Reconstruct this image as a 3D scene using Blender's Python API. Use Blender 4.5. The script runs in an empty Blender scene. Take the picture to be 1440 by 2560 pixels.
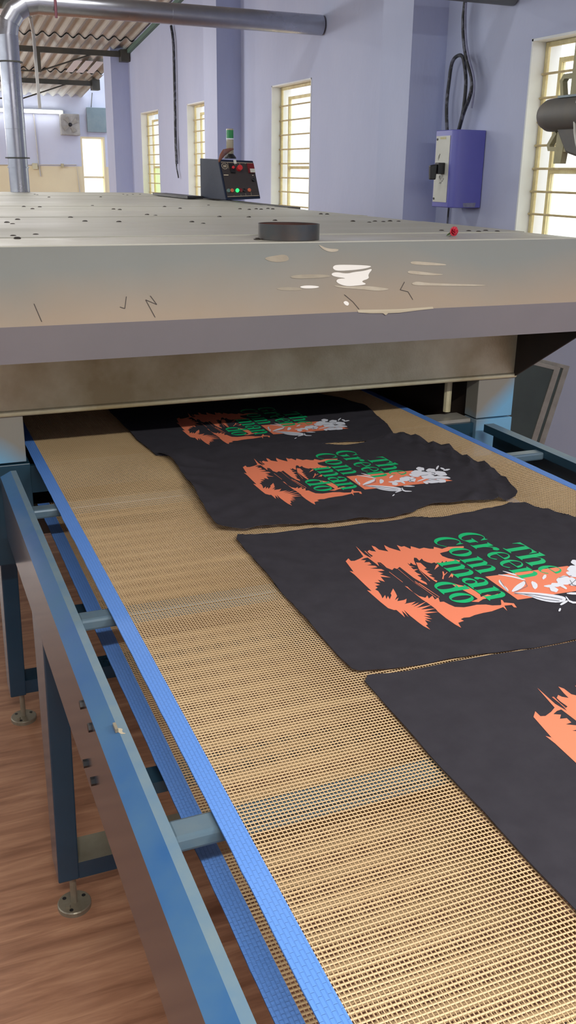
import bpy, bmesh, math, random
from mathutils import Vector, Matrix, geometry
random.seed(7)
sc = bpy.context.scene
COL = sc.collection

# ------------------------------------------------------------------ camera
cam_d = bpy.data.cameras.new('camera')
cam_d.sensor_fit = 'HORIZONTAL'; cam_d.sensor_width = 36.0
cam_d.lens = 36.0 * 2320.5 / 1440.0
cam_d.clip_start = 0.02; cam_d.clip_end = 200
cam = bpy.data.objects.new('camera', cam_d); COL.objects.link(cam)
_r = Vector((0.92579784, -0.37776766, 0.01378237))
_u = Vector((0.11768405, 0.32267339, 0.93916577))
_f = Vector((0.35923366, 0.86785568, -0.34318756))
cam.matrix_world = Matrix(((_r.x, _u.x, -_f.x, 0), (_r.y, _u.y, -_f.y, 0), (_r.z, _u.z, -_f.z, 1.55), (0, 0, 0, 1)))
sc.camera = cam

# ------------------------------------------------------------------ world, lights, exposure
w = bpy.data.worlds.new('world'); sc.world = w; w.use_nodes = True
bg = w.node_tree.nodes['Background']
bg.inputs['Color'].default_value = (0.93, 0.97, 1.0, 1); bg.inputs['Strength'].default_value = 1.5
sc.view_settings.view_transform = 'Standard'; sc.view_settings.look = 'None'
sc.view_settings.gamma = 1.0; sc.view_settings.use_curve_mapping = False
sc.view_settings.exposure = 0.8
sc.cycles.use_denoising = True
sc.cycles.max_bounces = 8; sc.cycles.diffuse_bounces = 4; sc.cycles.transparent_max_bounces = 16

def lamp(name, loc, sx, sy, power, color=(1, 0.98, 0.95), rot=(0, 0, 0)):
    l = bpy.data.lights.new(name, 'AREA'); l.shape = 'RECTANGLE'; l.size = sx; l.size_y = sy
    l.energy = power; l.color = color
    o = bpy.data.objects.new(name, l); COL.objects.link(o); o.location = loc; o.rotation_euler = rot
    return o
for lx, ly, lw in ((0.1, -1.0, 56), (1.7, -1.1, 56), (0.7, 4.2, 9), (0.9, 6.4, 9), (0.9, 9.5, 22)):  # unseen: front pair set by the mouth's shadow edge, rest added as top light
    lamp('tube_lamp', (lx, ly, 2.98), 1.25, 0.10, lw)

for px_, py_, pz_ in ((-0.9, 10.2, 2.35), (-0.5, 14.2, 2.2)):      # unseen point lights added to brighten the far roof
    l = bpy.data.lights.new('bulb_lamp', 'POINT'); l.energy = 60; l.shadow_soft_size = 0.25; l.color = (1, 1, 1)
    o = bpy.data.objects.new('bulb_lamp', l); COL.objects.link(o); o.location = (px_, py_, pz_)

# ------------------------------------------------------------------ helpers
def lin(c):
    return tuple(((v / 255) / 12.92 if v <= 10 else (((v / 255) + 0.055) / 1.055) ** 2.4) for v in c)

def mat(name, rgb, rough=0.5, metal=0.0, var=None, scale=8.0, amount=0.5, bump=0.0, bscale=60.0, spec=0.5, coat=0.0, stretch=(1, 1, 1), emit=None, estr=0.0, lo=0.35, hi=0.65, rvar=0.0):
    m = bpy.data.materials.new(name); m.use_nodes = True
    nt = m.node_tree; b = nt.nodes['Principled BSDF']
    b.inputs['Base Color'].default_value = (*lin(rgb), 1)
    b.inputs['Roughness'].default_value = rough; b.inputs['Metallic'].default_value = metal
    b.inputs['Specular IOR Level'].default_value = spec
    if coat: b.inputs['Coat Weight'].default_value = coat; b.inputs['Coat Roughness'].default_value = 0.12
    if emit:
        b.inputs['Emission Color'].default_value = (*lin(emit), 1); b.inputs['Emission Strength'].default_value = estr
    if var or bump or rvar:
        tc = nt.nodes.new('ShaderNodeTexCoord'); mp = nt.nodes.new('ShaderNodeMapping')
        mp.inputs['Scale'].default_value = stretch
        nt.links.new(tc.outputs['Object'], mp.inputs['Vector'])
    if var or rvar:
        n = nt.nodes.new('ShaderNodeTexNoise'); n.inputs['Scale'].default_value = scale
        n.inputs['Detail'].default_value = 6; n.inputs['Roughness'].default_value = 0.6
        nt.links.new(mp.outputs[0], n.inputs['Vector'])
        rp = nt.nodes.new('ShaderNodeMapRange'); rp.inputs['From Min'].default_value = lo; rp.inputs['From Max'].default_value = hi
        nt.links.new(n.outputs['Fac'], rp.inputs['Value'])
    if var:
        ml = nt.nodes.new('ShaderNodeMath'); ml.operation = 'MULTIPLY'; ml.inputs[1].default_value = amount
        nt.links.new(rp.outputs[0], ml.inputs[0])
        mx = nt.nodes.new('ShaderNodeMix'); mx.data_type = 'RGBA'
        mx.inputs['A'].default_value = (*lin(rgb), 1); mx.inputs['B'].default_value = (*lin(var), 1)
        nt.links.new(ml.outputs[0], mx.inputs['Factor'])
        nt.links.new(mx.outputs['Result'], b.inputs['Base Color'])
    if rvar:
        ra = nt.nodes.new('ShaderNodeMath'); ra.operation = 'MULTIPLY_ADD'; ra.inputs[1].default_value = rvar; ra.inputs[2].default_value = rough
        nt.links.new(rp.outputs[0], ra.inputs[0]); nt.links.new(ra.outputs[0], b.inputs['Roughness'])
    if bump:
        n2 = nt.nodes.new('ShaderNodeTexNoise'); n2.inputs['Scale'].default_value = bscale; n2.inputs['Detail'].default_value = 4
        nt.links.new(mp.outputs[0], n2.inputs['Vector'])
        bp = nt.nodes.new('ShaderNodeBump'); bp.inputs['Strength'].default_value = bump; bp.inputs['Distance'].default_value = 0.01
        nt.links.new(n2.outputs['Fac'], bp.inputs['Height']); nt.links.new(bp.outputs[0], b.inputs['Normal'])
    return m

class MB:
    def __init__(s): s.v = []; s.f = []; s.mi = []
    def add(s, vs, fs, mi=0):
        o = len(s.v); s.v += [tuple(v) for v in vs]; s.f += [tuple(i + o for i in f) for f in fs]; s.mi += [mi] * len(fs); return s
    def box(s, x0, x1, y0, y1, z0, z1, mi=0):
        return s.add([(x0, y0, z0), (x1, y0, z0), (x1, y1, z0), (x0, y1, z0), (x0, y0, z1), (x1, y0, z1), (x1, y1, z1), (x0, y1, z1)],
                     [(0, 3, 2, 1), (4, 5, 6, 7), (0, 1, 5, 4), (1, 2, 6, 5), (2, 3, 7, 6), (3, 0, 4, 7)], mi)
    def hexa(s, p, mi=0):      # 4 bottom + 4 top corners
        return s.add(p, [(0, 3, 2, 1), (4, 5, 6, 7), (0, 1, 5, 4), (1, 2, 6, 5), (2, 3, 7, 6), (3, 0, 4, 7)], mi)
    def prism(s, prof, a0, a1, axis='y', mi=0):   # closed profile extruded along an axis
        n = len(prof)
        def P(u, v, a): return {'y': (u, a, v), 'x': (a, u, v), 'z': (u, v, a)}[axis]
        vs = [P(u, v, a0) for u, v in prof] + [P(u, v, a1) for u, v in prof]
        fs = [(i, (i + 1) % n, n + (i + 1) % n, n + i) for i in range(n)] + [tuple(range(n))[::-1], tuple(range(n, 2 * n))]
        return s.add(vs, fs, mi)
    def tube(s, pts, r, n=10, mi=0, cap=True):
        pts = [Vector(p) for p in pts]; k = len(pts); rs = r if isinstance(r, (list, tuple)) else [r] * k
        ref = None; rings = []
        for i in range(k):
            t = (pts[min(i + 1, k - 1)] - pts[max(i - 1, 0)]).normalized()
            if ref is None: ref = t.orthogonal().normalized()
            a = (ref - t * ref.dot(t)).normalized(); ref = a; b = t.cross(a)
            rings.append([pts[i] + (a * math.cos(2 * math.pi * j / n) + b * math.sin(2 * math.pi * j / n)) * rs[i] for j in range(n)])
        vs = [v for q in rings for v in q]
        fs = [(i * n + j, i * n + (j + 1) % n, (i + 1) * n + (j + 1) % n, (i + 1) * n + j) for i in range(k - 1) for j in range(n)]
        if cap: fs += [tuple(range(n))[::-1], tuple((k - 1) * n + j for j in range(n))]
        return s.add(vs, fs, mi)
    def lathe(s, c, prof, n=32, mi=0, axis='z'):   # profile list (radius, height), open
        vs = []; k = len(prof)
        for r, h in prof:
            for j in range(n):
                a = 2 * math.pi * j / n; u, v = r * math.cos(a), r * math.sin(a)
                vs.append({'z': (c[0] + u, c[1] + v, c[2] + h), 'x': (c[0] + h, c[1] + u, c[2] + v), 'y': (c[0] + u, c[1] + h, c[2] + v)}[axis])
        fs = [(i * n + j, i * n + (j + 1) % n, (i + 1) * n + (j + 1) % n, (i + 1) * n + j) for i in range(k - 1) for j in range(n)]
        return s.add(vs, fs, mi)
    def mesh(s, name):
        me = bpy.data.meshes.new(name); me.from_pydata(s.v, [], s.f)
        me.polygons.foreach_set('material_index', s.mi); me.update(); return me
    def build(s, name, m, parent=None, smooth=False, bevel=0.0, fix=True):
        me = s.mesh(name)
        if fix:
            bm = bmesh.new(); bm.from_mesh(me); bmesh.ops.recalc_face_normals(bm, faces=bm.faces); bm.to_mesh(me); bm.free()
        for q in (m if isinstance(m, (list, tuple)) else [m]): me.materials.append(q)
        o = bpy.data.objects.new(name, me); COL.objects.link(o)
        if parent: o.parent = parent
        if smooth:
            me.polygons.foreach_set('use_smooth', [True] * len(me.polygons))
            try: me.set_sharp_from_angle(angle=math.radians(40))
            except Exception: pass
        if bevel:
            b = o.modifiers.new('bevel', 'BEVEL'); b.width = bevel; b.segments = 2; b.limit_method = 'ANGLE'; b.angle_limit = math.radians(40)
        return o

def share(name, me, parent=None, loc=(0, 0, 0), rot=(0, 0, 0), scale=(1, 1, 1)):
    o = bpy.data.objects.new(name, me); COL.objects.link(o); o.location = loc; o.rotation_euler = rot; o.scale = scale
    if parent: o.parent = parent
    return o

def thing(name, label, cat, loc=(0, 0, 0), group=None):
    o = bpy.data.objects.new(name, None); COL.objects.link(o); o.empty_display_size = 0.05
    o['label'] = label; o['category'] = cat
    if group: o['group'] = group
    return o
def tag(o, label, cat, group=None):
    o['label'] = label; o['category'] = cat
    if group: o['group'] = group
    return o
def struct(o, label=None):
    o['kind'] = 'structure'
    if label: o['label'] = label
    return o
def flat_poly(loops, fn):      # triangulated flat polygon (outline + holes), fn maps (u,v) to 3-D
    vecs = [[Vector((u, v, 0)) for u, v in lp] for lp in loops]
    tris = geometry.tessellate_polygon(vecs)
    return [fn(u, v) for lp in loops for u, v in lp], tris

# ------------------------------------------------------------------ materials
M = {}
def blue_wall():
    m = mat('wall_paint', (190, 197, 222), 0.75, var=(176, 185, 214), scale=1.6, amount=0.55, bump=0.15, bscale=35, stretch=(1, 1, 0.5))
    return m
M['wall'] = blue_wall()
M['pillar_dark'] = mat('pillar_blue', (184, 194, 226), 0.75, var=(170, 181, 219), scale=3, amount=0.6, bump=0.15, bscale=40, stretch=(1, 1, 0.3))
M['wall_pale'] = mat('pale_plaster', (232, 236, 236), 0.7, var=(214, 220, 222), scale=4, amount=0.5)
M['far_white'] = mat('far_wall_paint', (208, 214, 232), 0.75, var=(190, 198, 222), scale=1.2, amount=0.6)
M['far_cream'] = mat('far_wall_cream', (236, 226, 190), 0.7, var=(220, 208, 176), scale=1.4, amount=0.5)
M['roof'] = mat('asbestos', (208, 211, 208), 0.85, var=(170, 168, 156), scale=2.2, amount=0.9, bump=0.3, bscale=50, stretch=(1, 0.25, 1))
M['roof_light'] = mat('pale_sheet', (226, 226, 230), 0.6)
M['steel_dark'] = mat('purlin_steel', (66, 68, 64), 0.5, 0.2, var=(96, 92, 78), scale=6, amount=0.6)
M['galv'] = mat('galvanised_duct', (178, 180, 188), 0.24, 1.0, var=(150, 154, 164), scale=5, amount=0.6, rvar=0.14, bump=0.05, bscale=14)
M['hood'] = None
M['bandsteel'] = mat('valance_steel', (216, 213, 180), 0.42, 0.2, var=(166, 152, 112), scale=3.2, amount=0.95, rvar=0.15, bump=0.12, bscale=180)
M['black_in'] = mat('sooty_interior', (40, 34, 30), 0.7, var=(64, 48, 36), scale=5, amount=0.6)  # shade inside the hood and tunnel put into a near-black colour
M['topsheet'] = mat('dryer_top_paint', (180, 179, 166), 0.34, 0.1, var=(158, 157, 144), scale=2.5, amount=0.6, rvar=0.2, stretch=(0.4, 1, 1))
M['topbright'] = mat('dryer_front_strip', (196, 194, 180), 0.28, 0.2, var=(176, 173, 158), scale=4, amount=0.6, rvar=0.2)
M['screw'] = mat('screw_head', (58, 52, 46), 0.45, 0.5)
M['collar'] = mat('collar_steel', (62, 72, 76), 0.4, 0.5, var=(92, 80, 72), scale=9, amount=0.8)
M['rust'] = mat('rusty_inside', (92, 58, 48), 0.8, var=(60, 38, 32), scale=12, amount=0.8)
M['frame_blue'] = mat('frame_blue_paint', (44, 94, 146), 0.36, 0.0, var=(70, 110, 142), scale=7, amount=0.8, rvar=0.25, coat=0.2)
M['frame_side'] = mat('frame_side_paint', (50, 60, 74), 0.25, 0.0, var=(58, 62, 72), scale=4, amount=0.5, coat=0.3)  # blue frame paint, greyed to carry the floor's reflection in its colour
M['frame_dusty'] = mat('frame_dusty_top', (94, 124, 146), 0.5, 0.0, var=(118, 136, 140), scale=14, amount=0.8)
M['frame_teal'] = mat('frame_teal_paint', (34, 66, 84), 0.35, 0.0, var=(26, 54, 66), scale=5, amount=0.6)
M['bar_grey'] = mat('cross_bar_paint', (82, 106, 122), 0.36, 0.1, var=(98, 116, 124), scale=30, amount=0.7)
M['foot'] = mat('foot_metal', (150, 142, 122), 0.4, 0.4, var=(120, 110, 92), scale=20, amount=0.6)
M['black'] = mat('black_plastic', (24, 25, 28), 0.4)
M['weld'] = mat('chipped_paint', (188, 176, 150), 0.6)
M['belt'] = mat('belt_ptfe', (206, 178, 136), 0.5, 0.0, var=(188, 158, 116), scale=3.0, amount=0.7)
M['cloth'] = mat('black_jersey', (48, 46, 52), 0.92, 0.0, var=(58, 56, 62), scale=30, amount=0.5, bump=0.12, bscale=900, spec=0.25)
M['orange'] = mat('orange_ink', (244, 138, 102), 0.55)
M['green'] = mat('green_ink', (12, 190, 116), 0.5)
M['white'] = mat('white_ink', (232, 236, 244), 0.55)
M['grey_ink'] = mat('grey_ink', (120, 122, 132), 0.6)
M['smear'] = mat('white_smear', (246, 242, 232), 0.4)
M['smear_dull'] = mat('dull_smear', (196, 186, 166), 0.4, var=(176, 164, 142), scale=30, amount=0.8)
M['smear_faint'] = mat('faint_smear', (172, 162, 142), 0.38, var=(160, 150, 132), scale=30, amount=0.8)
M['scribble'] = mat('marker_line', (66, 58, 54), 0.6)
M['win_frame'] = mat('yellowed_window_steel', (228, 218, 170), 0.5, var=(198, 178, 124), scale=16, amount=0.7)
M['win_bar'] = mat('window_bar_steel', (206, 192, 148), 0.5, var=(172, 148, 104), scale=20, amount=0.7)
M['box_purple'] = mat('purple_enclosure', (100, 102, 184), 0.35, var=(90, 94, 174), scale=6, amount=0.4)
M['plate'] = mat('pale_plate', (204, 206, 196), 0.5, var=(188, 190, 178), scale=8, amount=0.5)
M['cable'] = mat('cable_black', (44, 46, 50), 0.5, var=(120, 124, 140), scale=24, amount=0.6, lo=0.5, hi=0.6)
M['cable_pale'] = mat('cable_painted', (150, 154, 184), 0.6, var=(90, 92, 108), scale=14, amount=0.6)
M['navy'] = mat('panel_navy', (27, 37, 58), 0.55, spec=0.25, var=(34, 44, 64), scale=40, amount=0.6, bump=0.1, bscale=220)
M['panel_face'] = mat('panel_face', (58, 52, 52), 0.45)
M['cream_line'] = mat('cream_print', (196, 184, 160), 0.5)
M['red'] = mat('red_button', (206, 48, 52), 0.35)
M['dark_red'] = mat('red_display', (112, 34, 38), 0.25)
M['orange_btn'] = mat('orange_button', (206, 104, 70), 0.4)
M['grey_btn'] = mat('grey_green_button', (96, 124, 118), 0.4)
M['lit_green'] = mat('lit_green_button', (30, 210, 90), 0.4, emit=(40, 235, 110), estr=1.0)
M['beacon_green'] = mat('beacon_green', (22, 128, 66), 0.25)
M['beacon_clear'] = mat('beacon_smoky', (168, 160, 138), 0.2)
M['ribbon'] = mat('brown_ribbon', (138, 88, 72), 0.45)
M['petal'] = mat('petal_red', (204, 40, 62), 0.5, var=(160, 24, 44), scale=90, amount=0.8)
M['leaf'] = mat('leaf_green', (84, 104, 60), 0.6)
M['tube'] = mat('tube_glow', (255, 255, 255), 0.5, emit=(250, 252, 255), estr=6.0)
M['fan_grey'] = mat('motor_grey', (96, 96, 94), 0.55, 0.1, var=(116, 110, 98), scale=8, amount=0.6)
M['fan_olive'] = mat('bracket_olive', (140, 138, 104), 0.5, var=(176, 166, 124), scale=10, amount=0.6)
M['alu'] = mat('aluminium_bar', (168, 164, 154), 0.4, 0.3, var=(140, 134, 122), scale=20, amount=0.6)
M['screen'] = mat('screen_sheet', (74, 84, 80), 0.22, 0.1, var=(60, 68, 66), scale=5, amount=0.5)
M['board_blue'] = mat('blue_grey_board', (112, 132, 142), 0.35, var=(140, 156, 160), scale=3, amount=0.8)
M['vent'] = mat('vent_plastic', (186, 186, 182), 0.5, var=(110, 104, 98), scale=4, amount=0.7)
M['pvc'] = mat('conduit_grey', (190, 188, 184), 0.5)
M['thread'] = mat('frayed_thread', (230, 214, 186), 0.7)

# paint of the hood: grey with a tan heat stain above the fold (wear with its own shape)
def hood_paint():
    m = mat('hood_paint', (150, 146, 136), 0.36, 0.05, rvar=0.12, scale=6)
    nt = m.node_tree; b = nt.nodes['Principled BSDF']
    tc = nt.nodes.new('ShaderNodeTexCoord'); sp = nt.nodes.new('ShaderNodeSeparateXYZ'); nt.links.new(tc.outputs['Object'], sp.inputs[0])
    n = nt.nodes.new('ShaderNodeTexNoise'); n.inputs['Scale'].default_value = 2.4; n.inputs['Detail'].default_value = 5
    nt.links.new(tc.outputs['Object'], n.inputs['Vector'])
    r = nt.nodes.new('ShaderNodeMapRange'); r.inputs['From Min'].default_value = 1.37; r.inputs['From Max'].default_value = 1.25
    ad = nt.nodes.new('ShaderNodeMath'); ad.operation = 'MULTIPLY_ADD'; ad.inputs[1].default_value = 0.16; 
    nt.links.new(n.outputs['Fac'], ad.inputs[0]); nt.links.new(sp.outputs['Z'], ad.inputs[2])
    sb = nt.nodes.new('ShaderNodeMath'); sb.operation = 'SUBTRACT'; sb.inputs[1].default_value = 0.08
    nt.links.new(ad.outputs[0], sb.inputs[0]); nt.links.new(sb.outputs[0], r.inputs['Value'])
    r2 = nt.nodes.new('ShaderNodeMapRange'); r2.inputs['From Min'].default_value = 1.225; r2.inputs['From Max'].default_value = 1.245
    nt.links.new(sp.outputs['Z'], r2.inputs['Value'])
    mu = nt.nodes.new('ShaderNodeMath'); mu.operation = 'MULTIPLY'; nt.links.new(r.outputs[0], mu.inputs[0]); nt.links.new(r2.outputs[0], mu.inputs[1])
    mx = nt.nodes.new('ShaderNodeMix'); mx.data_type = 'RGBA'
    mx.inputs['A'].default_value = (*lin((140, 143, 137)), 1); mx.inputs['B'].default_value = (*lin((164, 148, 128)), 1)
    nt.links.new(mu.outputs[0], mx.inputs['Factor']); nt.links.new(mx.outputs['Result'], b.inputs['Base Color'])
    return m
M['hood'] = hood_paint()
M['lip'] = mat('lip_paint', (130, 126, 128), 0.4, 0.05, var=(120, 117, 120), scale=3, amount=0.5)  # hood paint again, with the purple-grey reflection put into its colour

def stained_post(cx, sgn):
    m = mat('post_paint', (104, 158, 190), 0.45, 0.0, scale=6, rvar=0.1)
    nt = m.node_tree; b = nt.nodes['Principled BSDF']
    tc = nt.nodes.new('ShaderNodeTexCoord'); sp = nt.nodes.new('ShaderNodeSeparateXYZ'); nt.links.new(tc.outputs['Object'], sp.inputs[0])
    n = nt.nodes.new('ShaderNodeTexNoise'); n.inputs['Scale'].default_value = 9; n.inputs['Detail'].default_value = 4; nt.links.new(tc.outputs['Object'], n.inputs['Vector'])
    a = nt.nodes.new('ShaderNodeMath'); a.operation = 'MULTIPLY_ADD'; a.inputs[1].default_value = -sgn * 0.9   # x + z combination
    nt.links.new(sp.outputs['X'], a.inputs[0]); nt.links.new(sp.outputs['Z'], a.inputs[2])
    c = nt.nodes.new('ShaderNodeMath'); c.operation = 'MULTIPLY_ADD'; c.inputs[1].default_value = 0.05; nt.links.new(n.outputs['Fac'], c.inputs[0]); nt.links.new(a.outputs[0], c.inputs[2])
    r = nt.nodes.new('ShaderNodeMapRange'); base = 0.91 - sgn * 0.9 * cx
    r.inputs['From Min'].default_value = base - 0.03; r.inputs['From Max'].default_value = base + 0.05
    nt.links.new(c.outputs[0], r.inputs['Value'])
    mx = nt.nodes.new('ShaderNodeMix'); mx.data_type = 'RGBA'
    mx.inputs['A'].default_value = (*lin((104, 158, 190)), 1); mx.inputs['B'].default_value = (*lin((126, 123, 112)), 1)
    nt.links.new(r.outputs[0], mx.inputs['Factor']); nt.links.new(mx.outputs['Result'], b.inputs['Base Color'])
    return m

def wood_floor():
    m = bpy.data.materials.new('wood_vinyl'); m.use_nodes = True; nt = m.node_tree; b = nt.nodes['Principled BSDF']
    tc = nt.nodes.new('ShaderNodeTexCoord'); mp = nt.nodes.new('ShaderNodeMapping'); mp.inputs['Rotation'].default_value = (0, 0, 0.10)
    mp.inputs['Scale'].default_value = (1.1, 11, 1); nt.links.new(tc.outputs['Object'], mp.inputs['Vector'])
    n = nt.nodes.new('ShaderNodeTexNoise'); n.inputs['Scale'].default_value = 3.2; n.inputs['Detail'].default_value = 8; n.inputs['Roughness'].default_value = 0.62; n.inputs['Distortion'].default_value = 0.5
    nt.links.new(mp.outputs[0], n.inputs['Vector'])
    cr = nt.nodes.new('ShaderNodeValToRGB'); e = cr.color_ramp.elements
    e[0].position = 0.33; e[0].color = (*lin((152, 108, 82)), 1); e[1].position = 0.66; e[1].color = (*lin((204, 156, 122)), 1)
    k = cr.color_ramp.elements.new(0.5); k.color = (*lin((180, 132, 102)), 1)
    nt.links.new(n.outputs['Fac'], cr.inputs['Fac']); nt.links.new(cr.outputs['Color'], b.inputs['Base Color'])
    b.inputs['Roughness'].default_value = 0.3
    return m
M['floor'] = wood_floor()

def band_mat():
    m = mat('blue_edge_tape', (90, 142, 220), 0.55, var=(104, 150, 222), scale=3, amount=0.6)
    nt = m.node_tree; b = nt.nodes['Principled BSDF']
    tc = nt.nodes.new('ShaderNodeTexCoord'); mp = nt.nodes.new('ShaderNodeMapping'); mp.inputs['Rotation'].default_value = (0, 0, math.pi / 2)
    nt.links.new(tc.outputs['Object'], mp.inputs['Vector'])
    br = nt.nodes.new('ShaderNodeTexBrick'); br.inputs['Scale'].default_value = 1.0; br.inputs['Brick Width'].default_value = 0.0124; br.inputs['Row Height'].default_value = 0.0049
    br.inputs['Mortar Size'].default_value = 0.0006; br.inputs['Mortar Smooth'].default_value = 0.6
    nt.links.new(mp.outputs[0], br.inputs['Vector'])
    bp = nt.nodes.new('ShaderNodeBump'); bp.invert = True; bp.inputs['Strength'].default_value = 0.7; bp.inputs['Distance'].default_value = 0.0015
    nt.links.new(br.outputs['Fac'], bp.inputs['Height']); nt.links.new(bp.outputs[0], b.inputs['Normal'])
    return m
M['band'] = band_mat()

def glass(name, rgb, clear):
    m = bpy.data.materials.new(name); m.use_nodes = True; nt = m.node_tree
    for n in list(nt.nodes): nt.nodes.remove(n)
    out = nt.nodes.new('ShaderNodeOutputMaterial'); t = nt.nodes.new('ShaderNodeBsdfTransparent'); tl = nt.nodes.new('ShaderNodeBsdfTranslucent'); g = nt.nodes.new('ShaderNodeBsdfGlossy')
    t.inputs[0].default_value = (*lin(rgb), 1); tl.inputs[0].default_value = (*lin(rgb), 1); g.inputs['Roughness'].default_value = 0.15
    a = nt.nodes.new('ShaderNodeMixShader'); a.inputs[0].default_value = clear; nt.links.new(tl.outputs[0], a.inputs[1]); nt.links.new(t.outputs[0], a.inputs[2])
    c = nt.nodes.new('ShaderNodeMixShader'); c.inputs[0].default_value = 0.04; nt.links.new(a.outputs[0], c.inputs[1]); nt.links.new(g.outputs[0], c.inputs[2])
    nt.links.new(c.outputs[0], out.inputs['Surface']); return m
M['glass'] = glass('hazy_glass', (253, 254, 246), 0.85)
M['glass_green'] = glass('greenish_glass', (238, 245, 210), 0.75)

# ------------------------------------------------------------------ room shell
struct(MB().box(-9, 6, -5, 18, -0.1, 0).build('floor', M['floor']), 'brown wood-grain sheet floor')
WX = 3.1; TH = 0.17; WT = 5.2
# windows: (y near, y far, sill, head)
WINS = [(3.50, 4.36, 0.95, 2.20), (7.14, 7.98, 0.95, 2.235), (9.80, 10.50, 0.95, 2.23), (11.70, 12.57, 0.95, 2.24)]
wb = MB(); y = -5.0
for a, b_, s, h in WINS:
    wb.box(WX, WX + TH, y, a, 0, WT); wb.box(WX, WX + TH, a, b_, 0, s); wb.box(WX, WX + TH, a, b_, h, WT); y = b_
wb.box(WX, WX + TH, y, 13.6, 0, WT)
struct(wb.build('wall_right', M['wall']), 'lavender blue plastered wall with narrow windows')
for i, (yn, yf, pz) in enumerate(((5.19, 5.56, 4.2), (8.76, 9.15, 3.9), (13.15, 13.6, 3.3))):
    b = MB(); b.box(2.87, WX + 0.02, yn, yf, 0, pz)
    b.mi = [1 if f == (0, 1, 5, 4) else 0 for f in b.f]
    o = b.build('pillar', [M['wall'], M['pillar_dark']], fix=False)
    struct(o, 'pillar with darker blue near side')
FY = 16.4
fb = MB(); fx0, fx1, fz0, fz1 = 3.02, 3.42, 0.9, 2.06
for x0, x1, z0, z1 in ((-9, fx0, 0, 1.60), (fx1, 6, 0, 1.6), (fx0, fx1, 0, fz0)): fb.box(x0, x1, FY, FY + 0.2, z0, z1, 1)
for x0, x1, z0, z1 in ((-9, fx0, 1.60, 3.6), (fx1, 6, 1.6, 3.6), (fx0, fx1, fz1, 3.6)): fb.box(x0, x1, FY, FY + 0.2, z0, z1, 0)
struct(fb.build('wall_far', [M['far_white'], M['far_cream']]), 'far wall, white above and cream below')
struct(MB().box(-5.2, -5, -5, 16.4, 0, 1.7).box(-5.2, -5, -5, 16.4, 3.1, 5).build('wall_left', M['far_white']))
struct(MB().box(-9, 6, -5.2, -5, 0, 5).build('wall_back', M['far_white']))
struct(MB().box(3.36, 6, 13.4, 13.6, 0, 4).box(5.9, 6.1, 13.6, 16.6, 0, 3.6).build('wall_return', M['far_white']))

def make_window(i, a, b, s, h, mull):
    root = bpy.data.objects.new('window_%d' % i, None); COL.objects.link(root); root['kind'] = 'structure'
    x = WX + 0.075
    # plastered reveal lining
    r = MB(); t = 0.012
    r.box(WX - 0.003, x + 0.1, b - t, b - 0.001, s, h).box(WX - 0.003, x + 0.1, a + 0.001, a + t, s, h).box(WX - 0.003, x + 0.1, a, b, h - t, h - 0.001).box(WX - 0.003, x + 0.1, a, b, s + 0.001, s + t)
    r.build('reveal', M['wall_pale'], root)
    f = MB(); fw = 0.024
    f.box(x, x + 0.018, b - t - fw, b - t, s + t, h - t).box(x, x + 0.018, a + t, a + t + fw, s + t, h - t).box(x, x + 0.018, a + t + fw, b - t - fw, h - t - fw, h - t).box(x, x + 0.018, a + t + fw, b - t - fw, s + t, s + t + fw)
    f.build('frame', M['win_frame'], root, bevel=0.004)
    # opening sash set further out
    x2 = x + 0.045; q = MB(); ya, yb, za, zb = a + 0.075, b - 0.075, s + 0.07, h - 0.085; sw = 0.022
    q.box(x2, x2 + 0.025, yb - sw, yb, za, zb).box(x2, x2 + 0.025, ya, ya + sw, za, zb).box(x2, x2 + 0.025, ya + sw, yb - sw, zb - sw, zb).box(x2, x2 + 0.025, ya + sw, yb - sw, za, za + sw)
    zt = s + (h - s) * 0.5
    q.box(x2, x2 + 0.025, ya + sw, yb - sw, zt - 0.011, zt + 0.011)
    sash = q.build('sash', M['win_frame'], root)
    MB().box(x2 + 0.010, x2 + 0.014, ya + sw, yb - sw, zt + 0.011, zb - sw).build('pane', M['glass'], sash)
    MB().box(x2 + 0.010, x2 + 0.014, ya + sw, yb - sw, za + sw, zt - 0.011).build('pane', M['glass_green' if i == 4 else 'glass'], sash)
    for m in mull:
        MB().tube([(x + 0.02, a + (b - a) * m, s + 0.02), (x + 0.02, a + (b - a) * m, h - 0.02)], 0.009, 6).build('grille_bar', M['win_bar'], root)
    bar = MB().tube([(0, -(b - a) / 2 + 0.013, 0), (0, (b - a) / 2 - 0.013, 0)], 0.006, 6).mesh('grille_bar'); bar.materials.append(M['win_bar'])
    z = h - 0.16
    while z > s + 0.03:
        share('grille_bar', bar, root, (x - 0.006, (a + b) / 2, z)); z -= 0.113
    return root
for i, (wv, mu) in enumerate(zip(WINS, ((0.42,), (0.26, 0.1), (0.45,), (0.3,)))): make_window(i + 1, *wv, mu)
# far window
root = bpy.data.objects.new('window_5', None); COL.objects.link(root); root['kind'] = 'structure'
MB().box(fx0, fx0 + 0.03, FY + 0.005, FY + 0.17, fz0, fz1).box(fx1 - 0.03, fx1, FY + 0.005, FY + 0.17, fz0, fz1).box(fx0 + 0.03, fx1 - 0.03, FY + 0.005, FY + 0.17, fz1 - 0.03, fz1).box(fx0 + 0.03, fx1 - 0.03, FY + 0.06, FY + 0.12, 1.42, 1.45).build('frame', M['far_cream'], root)
MB().box(fx0 + 0.03, fx1 - 0.03, FY + 0.12, FY + 0.125, fz0, fz1 - 0.03).build('pane', M['glass'], root)

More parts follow.
